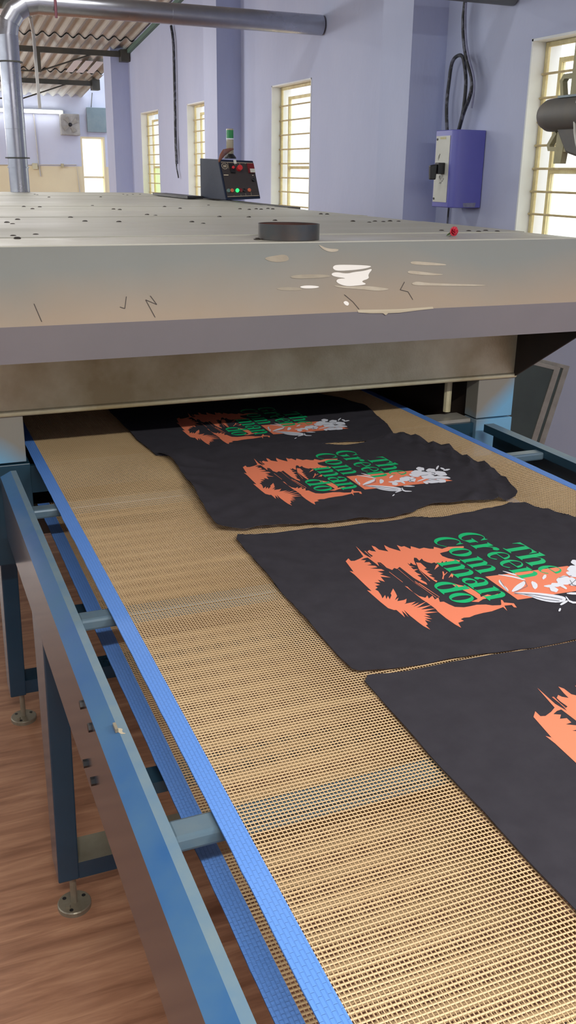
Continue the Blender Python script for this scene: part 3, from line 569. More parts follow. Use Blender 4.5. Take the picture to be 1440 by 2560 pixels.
# ------------------------------------------------------------------ shirts
PRINT = {
 'orange': [
  '2690,7810 2850,7800 3140,7780 3350,7820 3250,7840 2970,7870 2980,7880 3290,7840 3260,7900 3110,7890 3020,7900 2960,7970 3020,7990 3080,8060 2940,8080 2770,8120 2850,8160 3010,8160 3160,8290 3010,8310 2830,8370 2990,8400 3090,8450 3230,8530 3080,8570 2920,8610 3030,8650 3020,8720 3130,8750 3200,8770 3070,8840 3150,8890 3250,8940 3230,9050 3320,9130 3350,9200 3260,9260 3320,9300 3410,9360 3360,9530 3440,9840 3510,9800 3490,9540 3560,9380 3570,9290 3590,9200 3730,9170 3870,9220 4050,9380 4100,9310 4040,9250 4080,9180 4000,9180 4090,9080 3960,9120 4060,9010 3950,9040 4070,8910 3980,8940 4010,8870 3950,8860 3970,8790 3900,8740 3800,8710 3700,8730 3780,8630 3640,8650 3610,8610 3710,8550 3850,8500 3950,8470 3900,8430 3800,8430 3880,8370 3790,8360 3930,8340 4020,8400 3980,8330 4100,8320 4130,8410 4170,8300 4280,8300 4370,8330 4370,8250 4510,8260 4550,8210 4710,8240 4810,8210 4680,8160 4600,8150 4450,8130 4200,8130 3980,8130 3910,8130 3980,8040 3920,8010 3990,7930 3860,7880 3730,7890 3600,7890 3560,7840 3750,7780 3600,7780 3300,7770 3230,7710',
  '3310,7290 3200,7400 3330,7390 3350,7460 3290,7600 3220,7710 3290,7780 3300,7690 3350,7590 3400,7680 3480,7600 3500,7700 3610,7690 3620,7590 3700,7720 3780,7730 3780,7570 3880,7760 3970,7780 3950,7640 4070,7700 4090,7620 4290,7740 4190,7580 4420,7550 4290,7470 4420,7460 4380,7350 4510,7400 4520,7300 4600,7310 4650,7230 4730,7250 4900,7220 5030,7180 4920,7290 5080,7230 4970,7320 5110,7280 4970,7390 4900,7410 4730,7550 4860,7520 5030,7470 5170,7350 5100,7460 5220,7370 5220,7500 5190,7570 5330,7480 5360,7430 5350,7660 5450,7510 5400,7700 5520,7520 5410,7840 5540,7620 5570,7550 5560,7870 5650,7590 5710,7850 5740,7600 5840,7820 5820,7570 5940,7610 5890,7510 6030,7590 5980,7480 6110,7520 6030,7450 6180,7420 6200,7370 6360,7360 6210,7320 6080,7310 5810,7300 5560,7310 5830,7250 5700,7260 5580,7260 5820,7190 5670,7190 5520,7190 5510,7150 5410,7090 5140,7080 4800,7080 4630,7080 4690,7140 4390,7150 3940,7170 3750,7160 3810,7210 3890,7200',
  '4710,7800 4750,7830 5000,7810 5170,7830 5270,7900 5200,7980 5320,7940 5240,8060 5390,8020 5340,8120 5510,8050 5520,8120 5650,8150 5770,8190 5840,8330 5840,8460 5830,8590 5880,8750 5950,8830 5990,8970 5970,9000 5810,9100 5830,9120 5920,9090 6010,9230 6170,9180 6140,9140 6050,9160 6030,9020 6220,8950 6070,8970 6140,8690 6140,8520 6160,8340 6200,8210 6180,8110 6210,8030 6280,8050 6310,7920 6480,7870 6340,7840 6080,7820 5840,7820 5710,7840 5460,7830 5310,7810 5000,7810 5060,7720',
  '3830,8530 3880,8600 4140,8580 4170,8510 4260,8530 4270,8580 4300,8490 4370,8500 4460,8520 4450,8450 4600,8490 4620,8440 4720,8470 4770,8420 4580,8410 4340,8410 4130,8420',
  '3990,8060 4000,8050 4920,8030 4910,8030',
  '4580,8080 4590,8070 5290,8140 5280,8150',
  '4680,8110 4700,8100 5340,8140 5340,8150',
  '4040,7840 4050,7830 4550,7840 4550,7850',
  '4170,8410 4180,8400 4680,8330 4680,8340',
  '2970,7860 2980,7850 3880,7850 3880,7850',
  '4640,8060 4650,8050 5340,8080 5330,8090',
  '4860,8640 5010,8740 5140,8860 5350,8880 5490,8880 5620,8820 5650,8740 5510,8740 5260,8700 5070,8640',
  '5590,8830 5540,9000 5610,9060 5580,9200 5680,9100 5680,8950 5680,8820 5750,8680 5690,8570 5650,8710',
  '4380,8780 4390,8800 4510,8750 4430,8850 4460,8840 4560,8710 4700,8610 4670,8600 4550,8690',
  '4260,8680 4100,8810 4040,8890 4140,8850',
  '4680,8730 4520,8890 4560,8920 4700,8800 4630,8820',
  '4870,9400 5915,9380 6040,11680 4990,11160',
 ],
 'green': [
  '3808,10510 4082,10510 4082,10528 4019,10550 4019,11010 4093,11000 4188,10930 4219,10840 4230,10840 4230,11030 3660,11030 3660,10840 3671,10840 3702,10930 3797,11000 3871,11010 3871,10550 3808,10528',
  '4236,10510 4454,10510 4454,10526 4415,10546 4415,11090 4224,11080 4224,11064 4275,11045 4275,10546 4236,10526/4384,10791 4393,10831 4414,10868 4443,10899 4480,10923 4522,10936 4567,10940 4611,10933 4652,10916 4686,10890 4713,10856 4729,10818 4735,10777 4735,10546 4774,10526 4774,10510 4556,10510 4556,10526 4595,10546 4595,10759 4590,10805 4578,10845 4558,10878 4533,10898 4505,10906 4477,10898 4452,10878 4432,10845 4420,10805 4415,10759',
  '5220,10730 5216,10774 5205,10817 5187,10856 5162,10890 5132,10918 5098,10939 5061,10951 5022,10955 4984,10950 4947,10936 4913,10914 4884,10885 4860,10850 4843,10811 4833,10768 4830,10723 4835,10679 4847,10637 4867,10598 4892,10565 4923,10538 4958,10519 4995,10508 5034,10505 5072,10512 5108,10527 5141,10549 5170,10579 5155,10610 5095,10557 5076,10540 5055,10531 5035,10531 5014,10540 4995,10557 4978,10581 4964,10612 4954,10649 4947,10688 4945,10730 4950,10735 5220,10735|5145,10760 5141,10805 5130,10847 5111,10884 5088,10912 5060,10929 5030,10935 5000,10929 4972,10912 4949,10884 4930,10847 4919,10805 4915,10760',
  '3225,10484 3186,10502 3144,10515 3101,10520 3057,10518 3015,10509 2974,10494 2937,10472 2903,10445 2874,10412 2851,10375 2834,10336 2823,10293 2820,10250 2823,10207 2834,10164 2851,10125 2874,10088 2903,10055 2937,10028 2974,10006 3015,9991 3057,9982 3101,9980 3144,9985 3186,9998 3225,10016 3330,10050 3330,10190 3370,10215 3370,10230 3130,10230 3130,10215 3190,10190 3190,10040 3190,10020 3160,10009 3129,10005 3098,10009 3068,10021 3040,10040 3015,10065 2993,10097 2976,10133 2964,10173 2957,10215 2955,10259 2959,10302 2968,10343 2982,10382 3001,10416 3024,10445 3051,10468 3080,10485 3110,10493 3141,10495 3172,10488 3201,10474 3280,10350 3300,10330 3300,10500 3285,10500 3250,10470',
  '3445,9990 3660,9990 3660,10006 3621,10026 3621,10420 3434,10410 3434,10394 3484,10375 3484,10026 3445,10006/3621,10270 3660,10350 3726,10420 3803,10430 3858,10400 3869,10340 3825,10290 3759,10300 3737,10350 3682,10310 3638,10230 3621,10170',
  '4310,10210 4306,10254 4294,10297 4276,10336 4250,10370 4220,10398 4184,10419 4146,10431 4107,10435 4068,10430 4030,10416 3995,10394 3965,10365 3941,10330 3923,10291 3913,10248 3910,10203 3915,10159 3928,10117 3948,10078 3974,10045 4006,10018 4041,9999 4079,9988 4119,9985 4158,9992 4195,10007 4229,10029 4259,10059 4243,10090 4182,10037 4162,10020 4141,10011 4120,10011 4099,10020 4079,10037 4062,10061 4048,10092 4037,10129 4030,10168 4028,10210 4033,10215 4310,10215|4233,10240 4229,10285 4217,10328 4199,10364 4174,10392 4146,10409 4115,10415 4085,10409 4056,10392 4032,10364 4013,10328 4001,10285 3997,10240',
  '4740,10210 4736,10254 4724,10297 4706,10336 4680,10370 4650,10398 4614,10419 4576,10431 4537,10435 4498,10430 4460,10416 4425,10394 4395,10365 4371,10330 4353,10291 4343,10248 4340,10203 4345,10159 4358,10117 4378,10078 4404,10045 4436,10018 4471,9999 4509,9988 4549,9985 4588,9992 4625,10007 4659,10029 4689,10059 4673,10090 4612,10037 4592,10020 4571,10011 4550,10011 4529,10020 4509,10037 4492,10061 4478,10092 4467,10129 4460,10168 4458,10210 4463,10215 4740,10215|4663,10240 4659,10285 4647,10328 4629,10364 4604,10392 4576,10409 4545,10415 4515,10409 4486,10392 4462,10364 4443,10328 4431,10285 4427,10240',
  '4755,9990 4949,9990 4949,10006 4914,10026 4914,10420 4745,10410 4745,10394 4791,10375 4791,10026 4755,10006/4889,10271 4896,10311 4912,10348 4936,10379 4965,10403 4999,10416 5035,10420 5070,10413 5102,10396 5130,10370 5151,10336 5165,10298 5169,10257 5169,10026 5205,10006 5205,9990 5011,9990 5011,10006 5046,10026 5046,10239 5043,10285 5034,10325 5019,10358 5001,10378 4980,10386 4959,10378 4941,10358 4926,10325 4917,10285 4914,10239',
  '3252,9888 3211,9907 3168,9917 3123,9920 3079,9915 3036,9902 2996,9881 2960,9854 2929,9821 2903,9782 2885,9740 2874,9695 2870,9649 2874,9603 2885,9558 2904,9516 2929,9478 2961,9445 2997,9418 3037,9398 3080,9385 3124,9380 3169,9383 3212,9394 3253,9412 3291,9438 3323,9469 3360,9490 3345,9505 3279,9462 3252,9436 3222,9417 3190,9407 3157,9406 3125,9414 3094,9431 3066,9456 3042,9488 3023,9527 3009,9570 3002,9616 3000,9663 3005,9710 3016,9755 3033,9795 3055,9831 3081,9859 3111,9880 3143,9892 3175,9895 3208,9889 3239,9874 3310,9750 3330,9730 3330,9900 3315,9900 3280,9870',
  '3910,9610 3904,9659 3888,9705 3861,9747 3825,9782 3783,9808 3735,9824 3685,9830 3635,9824 3587,9808 3545,9782 3509,9747 3482,9705 3466,9659 3460,9610 3466,9561 3482,9515 3509,9473 3545,9438 3587,9412 3635,9396 3685,9390 3735,9396 3783,9412 3825,9438 3861,9473 3888,9515 3904,9561|3775,9610 3771,9665 3761,9715 3744,9756 3722,9786 3698,9802 3672,9802 3648,9786 3626,9756 3609,9715 3599,9665 3595,9610 3599,9555 3609,9505 3626,9464 3648,9434 3672,9418 3698,9418 3722,9434 3744,9464 3761,9505 3771,9555',
  '3996,9390 4202,9390 4202,9406 4163,9426 4163,9820 3984,9810 3984,9794 4035,9775 4035,9426 3996,9406/4139,9671 4146,9711 4162,9748 4185,9779 4214,9803 4247,9816 4282,9820 4317,9813 4349,9796 4376,9770 4397,9736 4410,9698 4415,9657 4415,9426 4454,9406 4454,9390 4247,9390 4247,9406 4286,9426 4286,9639 4283,9685 4274,9725 4261,9758 4244,9778 4225,9786 4206,9778 4189,9758 4175,9725 4166,9685 4163,9639/4387,9671 4396,9711 4413,9748 4439,9779 4471,9803 4508,9816 4547,9820 4586,9813 4621,9796 4651,9770 4675,9736 4689,9698 4694,9657 4694,9426 4733,9406 4733,9390 4526,9390 4526,9406 4566,9426 4566,9639 4562,9685 4551,9725 4534,9758 4513,9778 4490,9786 4467,9778 4446,9758 4429,9725 4418,9685 4415,9639',
  '3976,8890 4194,8890 4194,8906 4152,8926 4152,9320 3964,9310 3964,9294 4017,9275 4017,8926 3976,8906/4126,9171 4134,9211 4151,9248 4175,9279 4206,9303 4241,9316 4278,9320 4314,9313 4348,9296 4377,9270 4399,9236 4412,9198 4417,9157 4417,8926 4458,8906 4458,8890 4241,8890 4241,8906 4282,8926 4282,9139 4279,9185 4269,9225 4255,9258 4237,9278 4217,9286 4197,9278 4179,9258 4165,9225 4156,9185 4152,9139/4388,9171 4397,9211 4416,9248 4443,9279 4477,9303 4516,9316 4556,9320 4597,9313 4634,9296 4666,9270 4691,9236 4706,9198 4711,9157 4711,8926 4752,8906 4752,8890 4535,8890 4535,8906 4576,8926 4576,9139 4572,9185 4561,9225 4543,9258 4521,9278 4496,9286 4472,9278 4450,9258 4432,9225 4421,9185 4417,9139',
  '5121,9010 5113,9050 5089,9086 5053,9115 5006,9134 4955,9140 4904,9134 4858,9115 4822,9086 4798,9050 4790,9010 4798,8970 4822,8934 4858,8905 4904,8886 4955,8880 5006,8886 5053,8905 5089,8934 5113,8970|5046,9010 5040,9048 5024,9081 5000,9102 4971,9110 4943,9102 4919,9081 4902,9048 4897,9010 4902,8972 4919,8939 4943,8918 4971,8910 5000,8918 5024,8939 5040,8972/5067,8890 5259,8890 5259,8906 5201,8930 5201,9190 5191,9219 5179,9246 5160,9271 5134,9293 5102,9310 5067,9322 5028,9329 4989,9330 4950,9325 4914,9314 4881,9298 4853,9277 4832,9253 4818,9226 4833,9180 4886,9160 4939,9190 4918,9250 4971,9300 5035,9290 5067,9230',
  '5286,8890 5497,8890 5497,8906 5458,8926 5458,9320 5274,9310 5274,9294 5324,9275 5324,8926 5286,8906/5431,9171 5439,9211 5456,9248 5482,9279 5514,9303 5551,9316 5589,9320 5628,9313 5663,9296 5693,9270 5716,9236 5731,9198 5736,9157 5736,8926 5774,8906 5774,8890 5563,8890 5563,8906 5602,8926 5602,9139 5599,9185 5588,9225 5572,9258 5552,9278 5530,9286 5508,9278 5488,9258 5472,9225 5461,9185 5458,9139',
  '5226,8485 5220,8533 5204,8578 5178,8619 5144,8653 5102,8679 5056,8695 5008,8700 4959,8695 4913,8679 4872,8653 4838,8619 4812,8578 4795,8533 4790,8485 4795,8437 4812,8392 4838,8351 4872,8317 4913,8291 4959,8275 5008,8270 5056,8275 5102,8291 5144,8317 5178,8351 5204,8392 5220,8437|5095,8485 5091,8538 5081,8587 5065,8628 5044,8657 5020,8672 4995,8672 4972,8657 4951,8628 4934,8587 4924,8538 4921,8485 4924,8432 4934,8383 4951,8342 4972,8313 4995,8298 5020,8298 5044,8313 5065,8342 5081,8383 5091,8432/5084,8270 5269,8270 5269,8286 5226,8306 5226,8850 5051,8840 5051,8824 5095,8800 5095,8300',
  '5700,8490 5695,8539 5680,8585 5656,8627 5625,8662 5587,8688 5545,8704 5500,8710 5455,8704 5413,8688 5375,8662 5344,8627 5320,8585 5305,8539 5300,8490 5305,8441 5320,8395 5344,8353 5375,8318 5413,8292 5455,8276 5500,8270 5545,8276 5587,8292 5625,8318 5656,8353 5680,8395 5695,8441|5580,8490 5577,8545 5567,8595 5552,8636 5533,8666 5511,8682 5489,8682 5467,8666 5448,8636 5433,8595 5423,8545 5420,8490 5423,8435 5433,8385 5448,8344 5467,8314 5489,8298 5511,8298 5533,8314 5552,8344 5567,8385 5577,8435',
 ],
 'white': [
  '5650,9440 5670,9610 5770,9830 5930,10060 6050,10190 6150,10230 6270,10120 6270,9960 6190,9830 6060,9720 5880,9660 5770,9560',
  '5170,9480 5050,9590 5270,9500 5490,9480 5610,9390 5390,9440',
  '5630,9430 5470,9610 5370,9770 5270,10000 5450,9870 5580,9660',
  '5310,10080 5450,10130 5620,10020 5680,9890',
  '5590,10130 5590,10330 5680,10380 5710,10210',
  '6000,10310 6000,10500 6140,10630 6110,10440',
  '6110,10240 6110,10270 6300,10200 6390,10360 6440,10330 6370,10140',
  '6230,10180 6290,10170 6360,10010 6380,9940 6330,9950',
  '6450,9860 6480,9870 6570,9780 6550,9750',
  '4860,9650 4920,9770 5060,9920 5250,10020 5290,9980 5110,9870 4970,9740',
  '4740,9830 4850,9920 5000,10000 5050,9960 4910,9890',
  '5020,11480 5090,11450 5090,11400 5090,11350 5070,11310 5000,11310 4940,11310 4870,11330 4830,11390 4790,11430 4800,11480 4850,11500 4890,11540 4960,11520',
  '5180,11700 5250,11670 5280,11600 5280,11550 5290,11480 5230,11470 5170,11470 5100,11470 5060,11540 5010,11590 4990,11660 5030,11690 5060,11740 5120,11740',
  '5170,11330 5230,11300 5280,11220 5290,11150 5300,11070 5260,11030 5210,11030 5150,11020 5090,11090 5050,11150 5000,11230 5030,11290 5060,11340 5100,11370',
  '5400,11450 5480,11410 5510,11320 5520,11240 5520,11160 5440,11140 5370,11120 5280,11140 5230,11220 5160,11290 5140,11380 5200,11430 5230,11500 5320,11490',
  '5440,11140 5480,11090 5530,11030 5500,10980 5470,10930 5420,10880 5350,10900 5270,10910 5220,10960 5220,11020 5200,11090 5240,11140 5310,11150 5370,11180',
  '5520,10850 5600,10770 5660,10700 5720,10610 5690,10550 5680,10490 5620,10460 5540,10510 5460,10540 5400,10630 5380,10710 5340,10800 5390,10840 5460,10840',
  '5420,11650 5460,11590 5520,11540 5530,11480 5490,11450 5470,11410 5410,11410 5350,11450 5280,11480 5250,11540 5240,11600 5240,11660 5300,11660 5350,11670',
  '5580,11810 5640,11750 5630,11680 5650,11600 5580,11560 5500,11550 5410,11530 5340,11580 5280,11630 5230,11700 5280,11760 5320,11820 5400,11860 5490,11820',
  '5600,11430 5650,11360 5710,11300 5700,11220 5670,11160 5630,11090 5560,11100 5490,11130 5420,11160 5400,11250 5390,11320 5400,11400 5470,11420 5530,11450',
  '5750,11490 5810,11460 5810,11370 5820,11290 5800,11210 5740,11180 5690,11130 5630,11150 5590,11210 5540,11270 5560,11360 5590,11430 5630,11510 5690,11500',
  '5990,11350 6050,11320 6070,11240 6060,11160 6060,11070 5990,11030 5930,11020 5860,11010 5820,11080 5790,11150 5770,11240 5830,11300 5860,11370 5930,11400',
  '6030,11490 6100,11460 6100,11400 6100,11340 6080,11280 6010,11280 5950,11260 5880,11280 5850,11340 5800,11390 5810,11460 5860,11490 5900,11540 5980,11530',
  '5680,10870 5740,10820 5820,10760 5810,10710 5800,10670 5770,10630 5690,10660 5610,10690 5530,10730 5500,10800 5460,10860 5470,10900 5540,10900 5600,10910',
  '5650,11200 5670,11200 5720,11120 5760,11040 5800,10950 5810,10900 5830,10840 5820,10820 5780,10870 5750,10910 5710,11000 5670,11080 5640,11170 5630,11210',
  '5840,10310 5860,10270 5900,10230 5910,10190 5870,10180 5850,10150 5790,10160 5750,10190 5700,10210 5680,10250 5680,10280 5690,10320 5740,10320 5780,10320',
  '5680,10490 5720,10470 5720,10420 5730,10380 5720,10330 5680,10310 5650,10290 5610,10300 5590,10340 5550,10370 5560,10420 5580,10460 5600,10500 5640,10500',
  '5850,10480 5870,10460 5860,10440 5800,10440 5750,10430 5690,10440 5640,10460 5580,10470 5590,10490 5610,10510 5640,10520 5700,10520 5770,10510 5830,10500',
  '5850,11740 5890,11700 5870,11620 5870,11550 5810,11480 5750,11440 5680,11380 5640,11420 5620,11460 5590,11510 5640,11590 5680,11670 5740,11730 5790,11730',
  '4870,11990 4910,11970 4950,11950 5020,11890 5080,11840 5140,11790 5140,11770 5150,11750 5130,11760 5060,11800 5000,11840 4930,11900 4900,11940 4850,11990',
  '5240,12100 5260,12090 5280,12030 5310,11990 5310,11930 5300,11900 5290,11870 5270,11880 5240,11910 5210,11940 5200,11990 5190,12040 5190,12090 5220,12100',
  '5210,11960 5220,11940 5210,11930 5200,11910 5160,11900 5120,11910 5070,11910 5050,11930 5040,11950 5030,11970 5060,11980 5090,11990 5130,11990 5170,11980',
  '5210,10510 5240,10490 5280,10460 5320,10420 5340,10380 5360,10350 5370,10320 5340,10330 5320,10340 5280,10370 5250,10410 5210,10450 5190,10490 5200,10500',
  '6060,11000 6070,10980 6070,10960 6060,10930 6010,10930 5970,10930 5920,10930 5900,10950 5870,10970 5870,11000 5900,11010 5930,11030 5980,11020 6020,11010',
 ],
 'grey': [
  '5660,9490 5640,9500 5500,9880 5520,9870',
  '5510,9880 5510,9870 5290,9970 5290,9980',
  '5120,9550 5120,9560 5420,9460 5430,9450',
  '5430,9450 5420,9460 5570,9410 5580,9400',
  '5700,9470 5670,9480 5850,9790 5870,9780',
  '5870,9770 5850,9790 6040,10000 6060,9990',
  '6060,9980 6040,10000 6180,10120 6200,10110',
  '5740,9580 5730,9590 6080,9840 6100,9830',
  '6100,9830 6080,9840 6220,10030 6240,10020',
  '5560,10770 5560,10780 5760,10690 5770,10670',
  '5780,10670 5750,10690 5810,10750 5840,10730',
  '5760,10620 5730,10630 5630,10810 5650,10800',
  '5650,10800 5630,10810 5540,10950 5570,10940',
  '5310,11510 5290,11530 5360,11590 5390,11570',
  '5370,11580 5380,11590 5490,11510 5480,11500',
  '5470,11510 5500,11490 5450,11440 5420,11460',
  '5870,11040 5850,11040 5820,11250 5840,11240',
  '5840,11240 5820,11250 5930,11370 5950,11360',
  '5170,11320 5150,11330 5230,11450 5250,11440',
  '5250,11440 5230,11450 5230,11550 5250,11540',
  '5420,10650 5400,10650 5390,10800 5400,10790',
  '5400,10790 5390,10800 5400,10930 5420,10930',
  '5490,11040 5480,11050 5450,11180 5470,11170',
  '5470,11170 5450,11180 5440,11350 5460,11340',
  '5290,11660 5270,11670 5230,11760 5250,11750',
  '5710,11170 5700,11180 5780,11320 5800,11310',
  '5800,11310 5780,11320 5820,11480 5840,11470',
 ],
}

def dec(s): return [tuple(int(c) * 1e-4 for c in q.split(',')) for q in s.split(' ')]
S2 = [(0.572, 2.285), (0.585, 2.247), (0.593, 2.205), (0.588, 2.13), (0.580, 2.032), (0.568, 1.928), (0.558, 1.832), (0.551, 1.749), (0.551, 1.702), (0.582, 1.686), (0.675, 1.676), (0.761, 1.665), (0.85, 1.655), (0.923, 1.648), (0.97, 1.652), (0.986, 1.661), (1.013, 1.681), (1.055, 1.685), (1.109, 1.671), (1.176, 1.660), (1.243, 1.654), (1.262, 1.668), (1.273, 1.692), (1.282, 1.725), (1.309, 1.787), (1.326, 1.849), (1.335, 1.907), (1.324, 1.936), (1.311, 1.972), (1.327, 2.036), (1.327, 2.098), (1.296, 2.121), (1.294, 2.16), (1.275, 2.206), (1.242, 2.236), (1.2, 2.238), (1.165, 2.206), (1.12, 2.190), (1.06, 2.190), (1.013, 2.222), (.98, 2.262), (.86, 2.272), (.7, 2.279)]
S1 = [(0.557, 2.499), (0.556, 2.432), (0.564, 2.347), (0.570, 2.262), (.70, 2.258), (.86, 2.253), (.98, 2.248), (1.013, 2.240), (1.056, 2.243), (1.11, 2.228), (1.148, 2.219), (1.20, 2.225), (1.254, 2.25), (1.275, 2.308), (1.299, 2.382), (1.31, 2.455), (1.325, 2.52), (1.34, 2.60), (1.31, 2.72), (1.25, 2.83), (1.10, 2.845), (.90, 2.86), (.70, 2.87), (.56, 2.88), (.552, 2.75), (.557, 2.6)]
S3 = [(0.568, 1.669), (0.624, 1.658), (0.718, 1.648), (0.843, 1.639), (0.938, 1.636), (0.985, 1.640), (1.009, 1.623), (1.055, 1.616), (1.132, 1.624), (1.236, 1.637), (1.25, 1.635), (1.265, 1.595), (1.287, 1.545), (1.315, 1.50), (1.328, 1.43), (1.330, 1.35), (1.318, 1.30), (1.325, 1.24), (1.30, 1.17), (1.28, 1.10), (1.255, 1.042), (1.18, 1.040), (1.10, 1.050), (1.02, 1.052), (0.939, 1.052), (0.839, 1.055), (0.738, 1.067), (0.656, 1.072), (0.596, 1.074), (0.558, 1.083), (0.556, 1.115), (0.558, 1.176), (0.558, 1.273), (0.562, 1.389), (0.566, 1.522)]
S4 = [(0.562, 1.070), (0.622, 1.058), (0.691, 1.060), (0.761, 1.058), (0.837, 1.050), (0.935, 1.047), (1.02, 1.045), (1.10, 1.040), (1.18, 1.030), (1.24, 1.028), (1.27, .98), (1.31, .90), (1.325, .82), (1.31, .70), (1.29, .58), (1.26, .46), (1.10, .455), (.90, .462), (.70, .472), (.575, .482), (.556, .52), (0.558, 0.576), (0.557, 0.631), (0.557, 0.697), (0.557, 0.762), (0.556, 0.843), (0.558, 0.919), (0.561, 0.993)]
def resample(p, step=.012):
    q = []
    for a, b in zip(p, p[1:] + p[:1]):
        n = max(1, int(math.dist(a, b) / step)); q += [(a[0] + (b[0] - a[0]) * i / n, a[1] + (b[1] - a[1]) * i / n) for i in range(n)]
    return q
def chaikin(p):
    q = []
    for i in range(len(p)):
        a, b = p[i], p[(i + 1) % len(p)]
        q += [(a[0] * .8 + b[0] * .2, a[1] * .8 + b[1] * .2), (a[0] * .2 + b[0] * .8, a[1] * .2 + b[1] * .8)]
    return q
def shirt(outline, dx, dy, label, z0, seed, curl, wr):
    root = thing('tshirt', label, 't-shirt', group='printed black t-shirts on the belt')
    out = resample(chaikin(outline)); r = random.Random(seed)
    ph = [r.uniform(0, 6.28) for _ in range(8)]
    n = len(out); pts = [Vector(p) for p in out]
    xs = [p[0] for p in out]; ys = [p[1] for p in out]
    gx = min(xs)
    while gx < max(xs):
        gy = min(ys)
        while gy < max(ys):
            pts.append(Vector((gx + r.uniform(-.003, .003), gy + r.uniform(-.003, .003)))); gy += .0125
        gx += .0125
    vs, es, fs, *_ = geometry.delaunay_2d_cdt(pts, [(i, (i + 1) % n) for i in range(n)], [], 1, 1e-5)
    outv = [Vector(p) for p in out]
    ymin, ymax = min(ys), max(ys)
    # print area kept flat
    px0, px1 = .70 + dx, 1.20 + dx; py0, py1 = 1.14 + dy, 1.56 + dy
    def edge_d(x, y): return min((x - p.x) ** 2 + (y - p.y) ** 2 for p in outv) ** .5
    V = []
    for v in vs:
        x, y = v.x, v.y; d = edge_d(x, y)
        g = max(px0 - x, x - px1, py0 - y, y - py1, 0) ; g = min(1, g / .06); g = g * g * (3 - 2 * g)
        h = 0.0
        h += .0045 * wr * (0.5 + 0.5 * math.sin(38 * x + 14 * y + ph[0])) * (0.5 + .5 * math.sin(21 * y - 9 * x + ph[1]))
        h += .0055 * wr * max(0, math.sin(70 * y + 16 * math.sin(9 * x + ph[2]) + ph[3])) * min(1, max(0, (x - 1.02) / .12))
        h += .0024 * wr * max(0, math.sin(60 * x + 8 * math.sin(12 * y) + ph[4]))
        lx = max(0.0, 1 - (x - (.556 + .0)) / .055)
        if x < .64: h += curl * .006 * math.exp(-(d / .010) ** 2) * lx * (0.65 + .35 * math.sin(34 * y + ph[5])) + curl * .004 * lx * (.5 + .5 * math.sin(26 * y + ph[6]))
        V.append((x, y, z0 + .0022 + h * g))
    b = MB(); N = len(V)
    b.add(V + [(x, y, z - .0016) for x, y, z in V], [tuple(f) for f in fs] + [tuple(i + N for i in f[::-1]) for f in fs])
    ec = {}
    for f in fs:
        for a, c in zip(f, f[1:] + f[:1]): ec[(a, c)] = 1
    rim = [(a, c) for (a, c) in ec if (c, a) not in ec]
    b.f += [(c, a, a + N, c + N) for a, c in rim]; b.mi += [0] * len(rim)
    cl = b.build('cloth', M['cloth'], root, fix=False); cl.data.polygons.foreach_set('use_smooth', [True] * len(cl.data.polygons))
    try: cl.data.set_sharp_from_angle(angle=math.radians(60))
    except Exception: pass
    def pr(name, polys, m, dz):
        if name == 'letter' and isinstance(polys[0][0][0], list):
            for g in polys: pr(name, g, m, dz)
            return
        q = MB()
        for li, loops in enumerate(polys):
            v3, tris = flat_poly(loops, lambda a, c: (c + dx, 1.8 - a + dy, z0 + .0022 + dz + .00001 * li)); q.add(v3, tris)
        me = q.build(name, m, root, fix=False)
        bm = bmesh.new(); bm.from_mesh(me.data)
        for f in bm.faces:
            if f.normal.z < 0: f.normal_flip()
        bm.to_mesh(me.data); bm.free()
        if name != 'letter': me['kind'] = 'stuff'
        return me
    pr('palm_print', [[dec(s)] for s in PRINT['orange']], M['orange'], .0004)
    pr('letter', [[[dec(t) for t in q.split('|')] for q in s.split('/')] for s in PRINT['green']], M['green'], .0007)
    pr('flower_print', [[smooth_poly(dec(s), 1)] for s in PRINT['white']], M['white'], .0010)
    pr('petal_line', [[dec(s)] for s in PRINT['grey']], M['grey_ink'], .0015)
    return root
shirt(S1, -.006, 1.160, 'farthest black t-shirt, half inside the dark dryer mouth, print in shadow', .851, 11, .5, .3)
shirt(S2, .012, .620, 'wrinkled black t-shirt just outside the dryer, with a slit of belt at its far edge', .8558, 12, 1.5, 1.5)
shirt(S3, 0, 0, 'flat black t-shirt lying between the wrinkled one and the one nearest the viewer', .851, 13, .6, .7)
shirt(S4, .007, -.582, 'nearest black t-shirt, cut by the picture edge, only orange spikes of its print showing', .8512, 14, .3, .3)

# ------------------------------------------------------------------ ducts
d1 = thing('exhaust_duct', 'shiny galvanised elbow duct rising from the dryer and running to the blue wall', 'duct')
R = .066; DX, DY = .848, 6.95; HZ = 2.567; BR = .20
MB().lathe((DX, DY, 1.4005), [(R, 0), (R, .40), (R + .001, .401), (R + .001, HZ - BR - 1.4005)], 36).build('riser', M['galv'], d1, smooth=True)
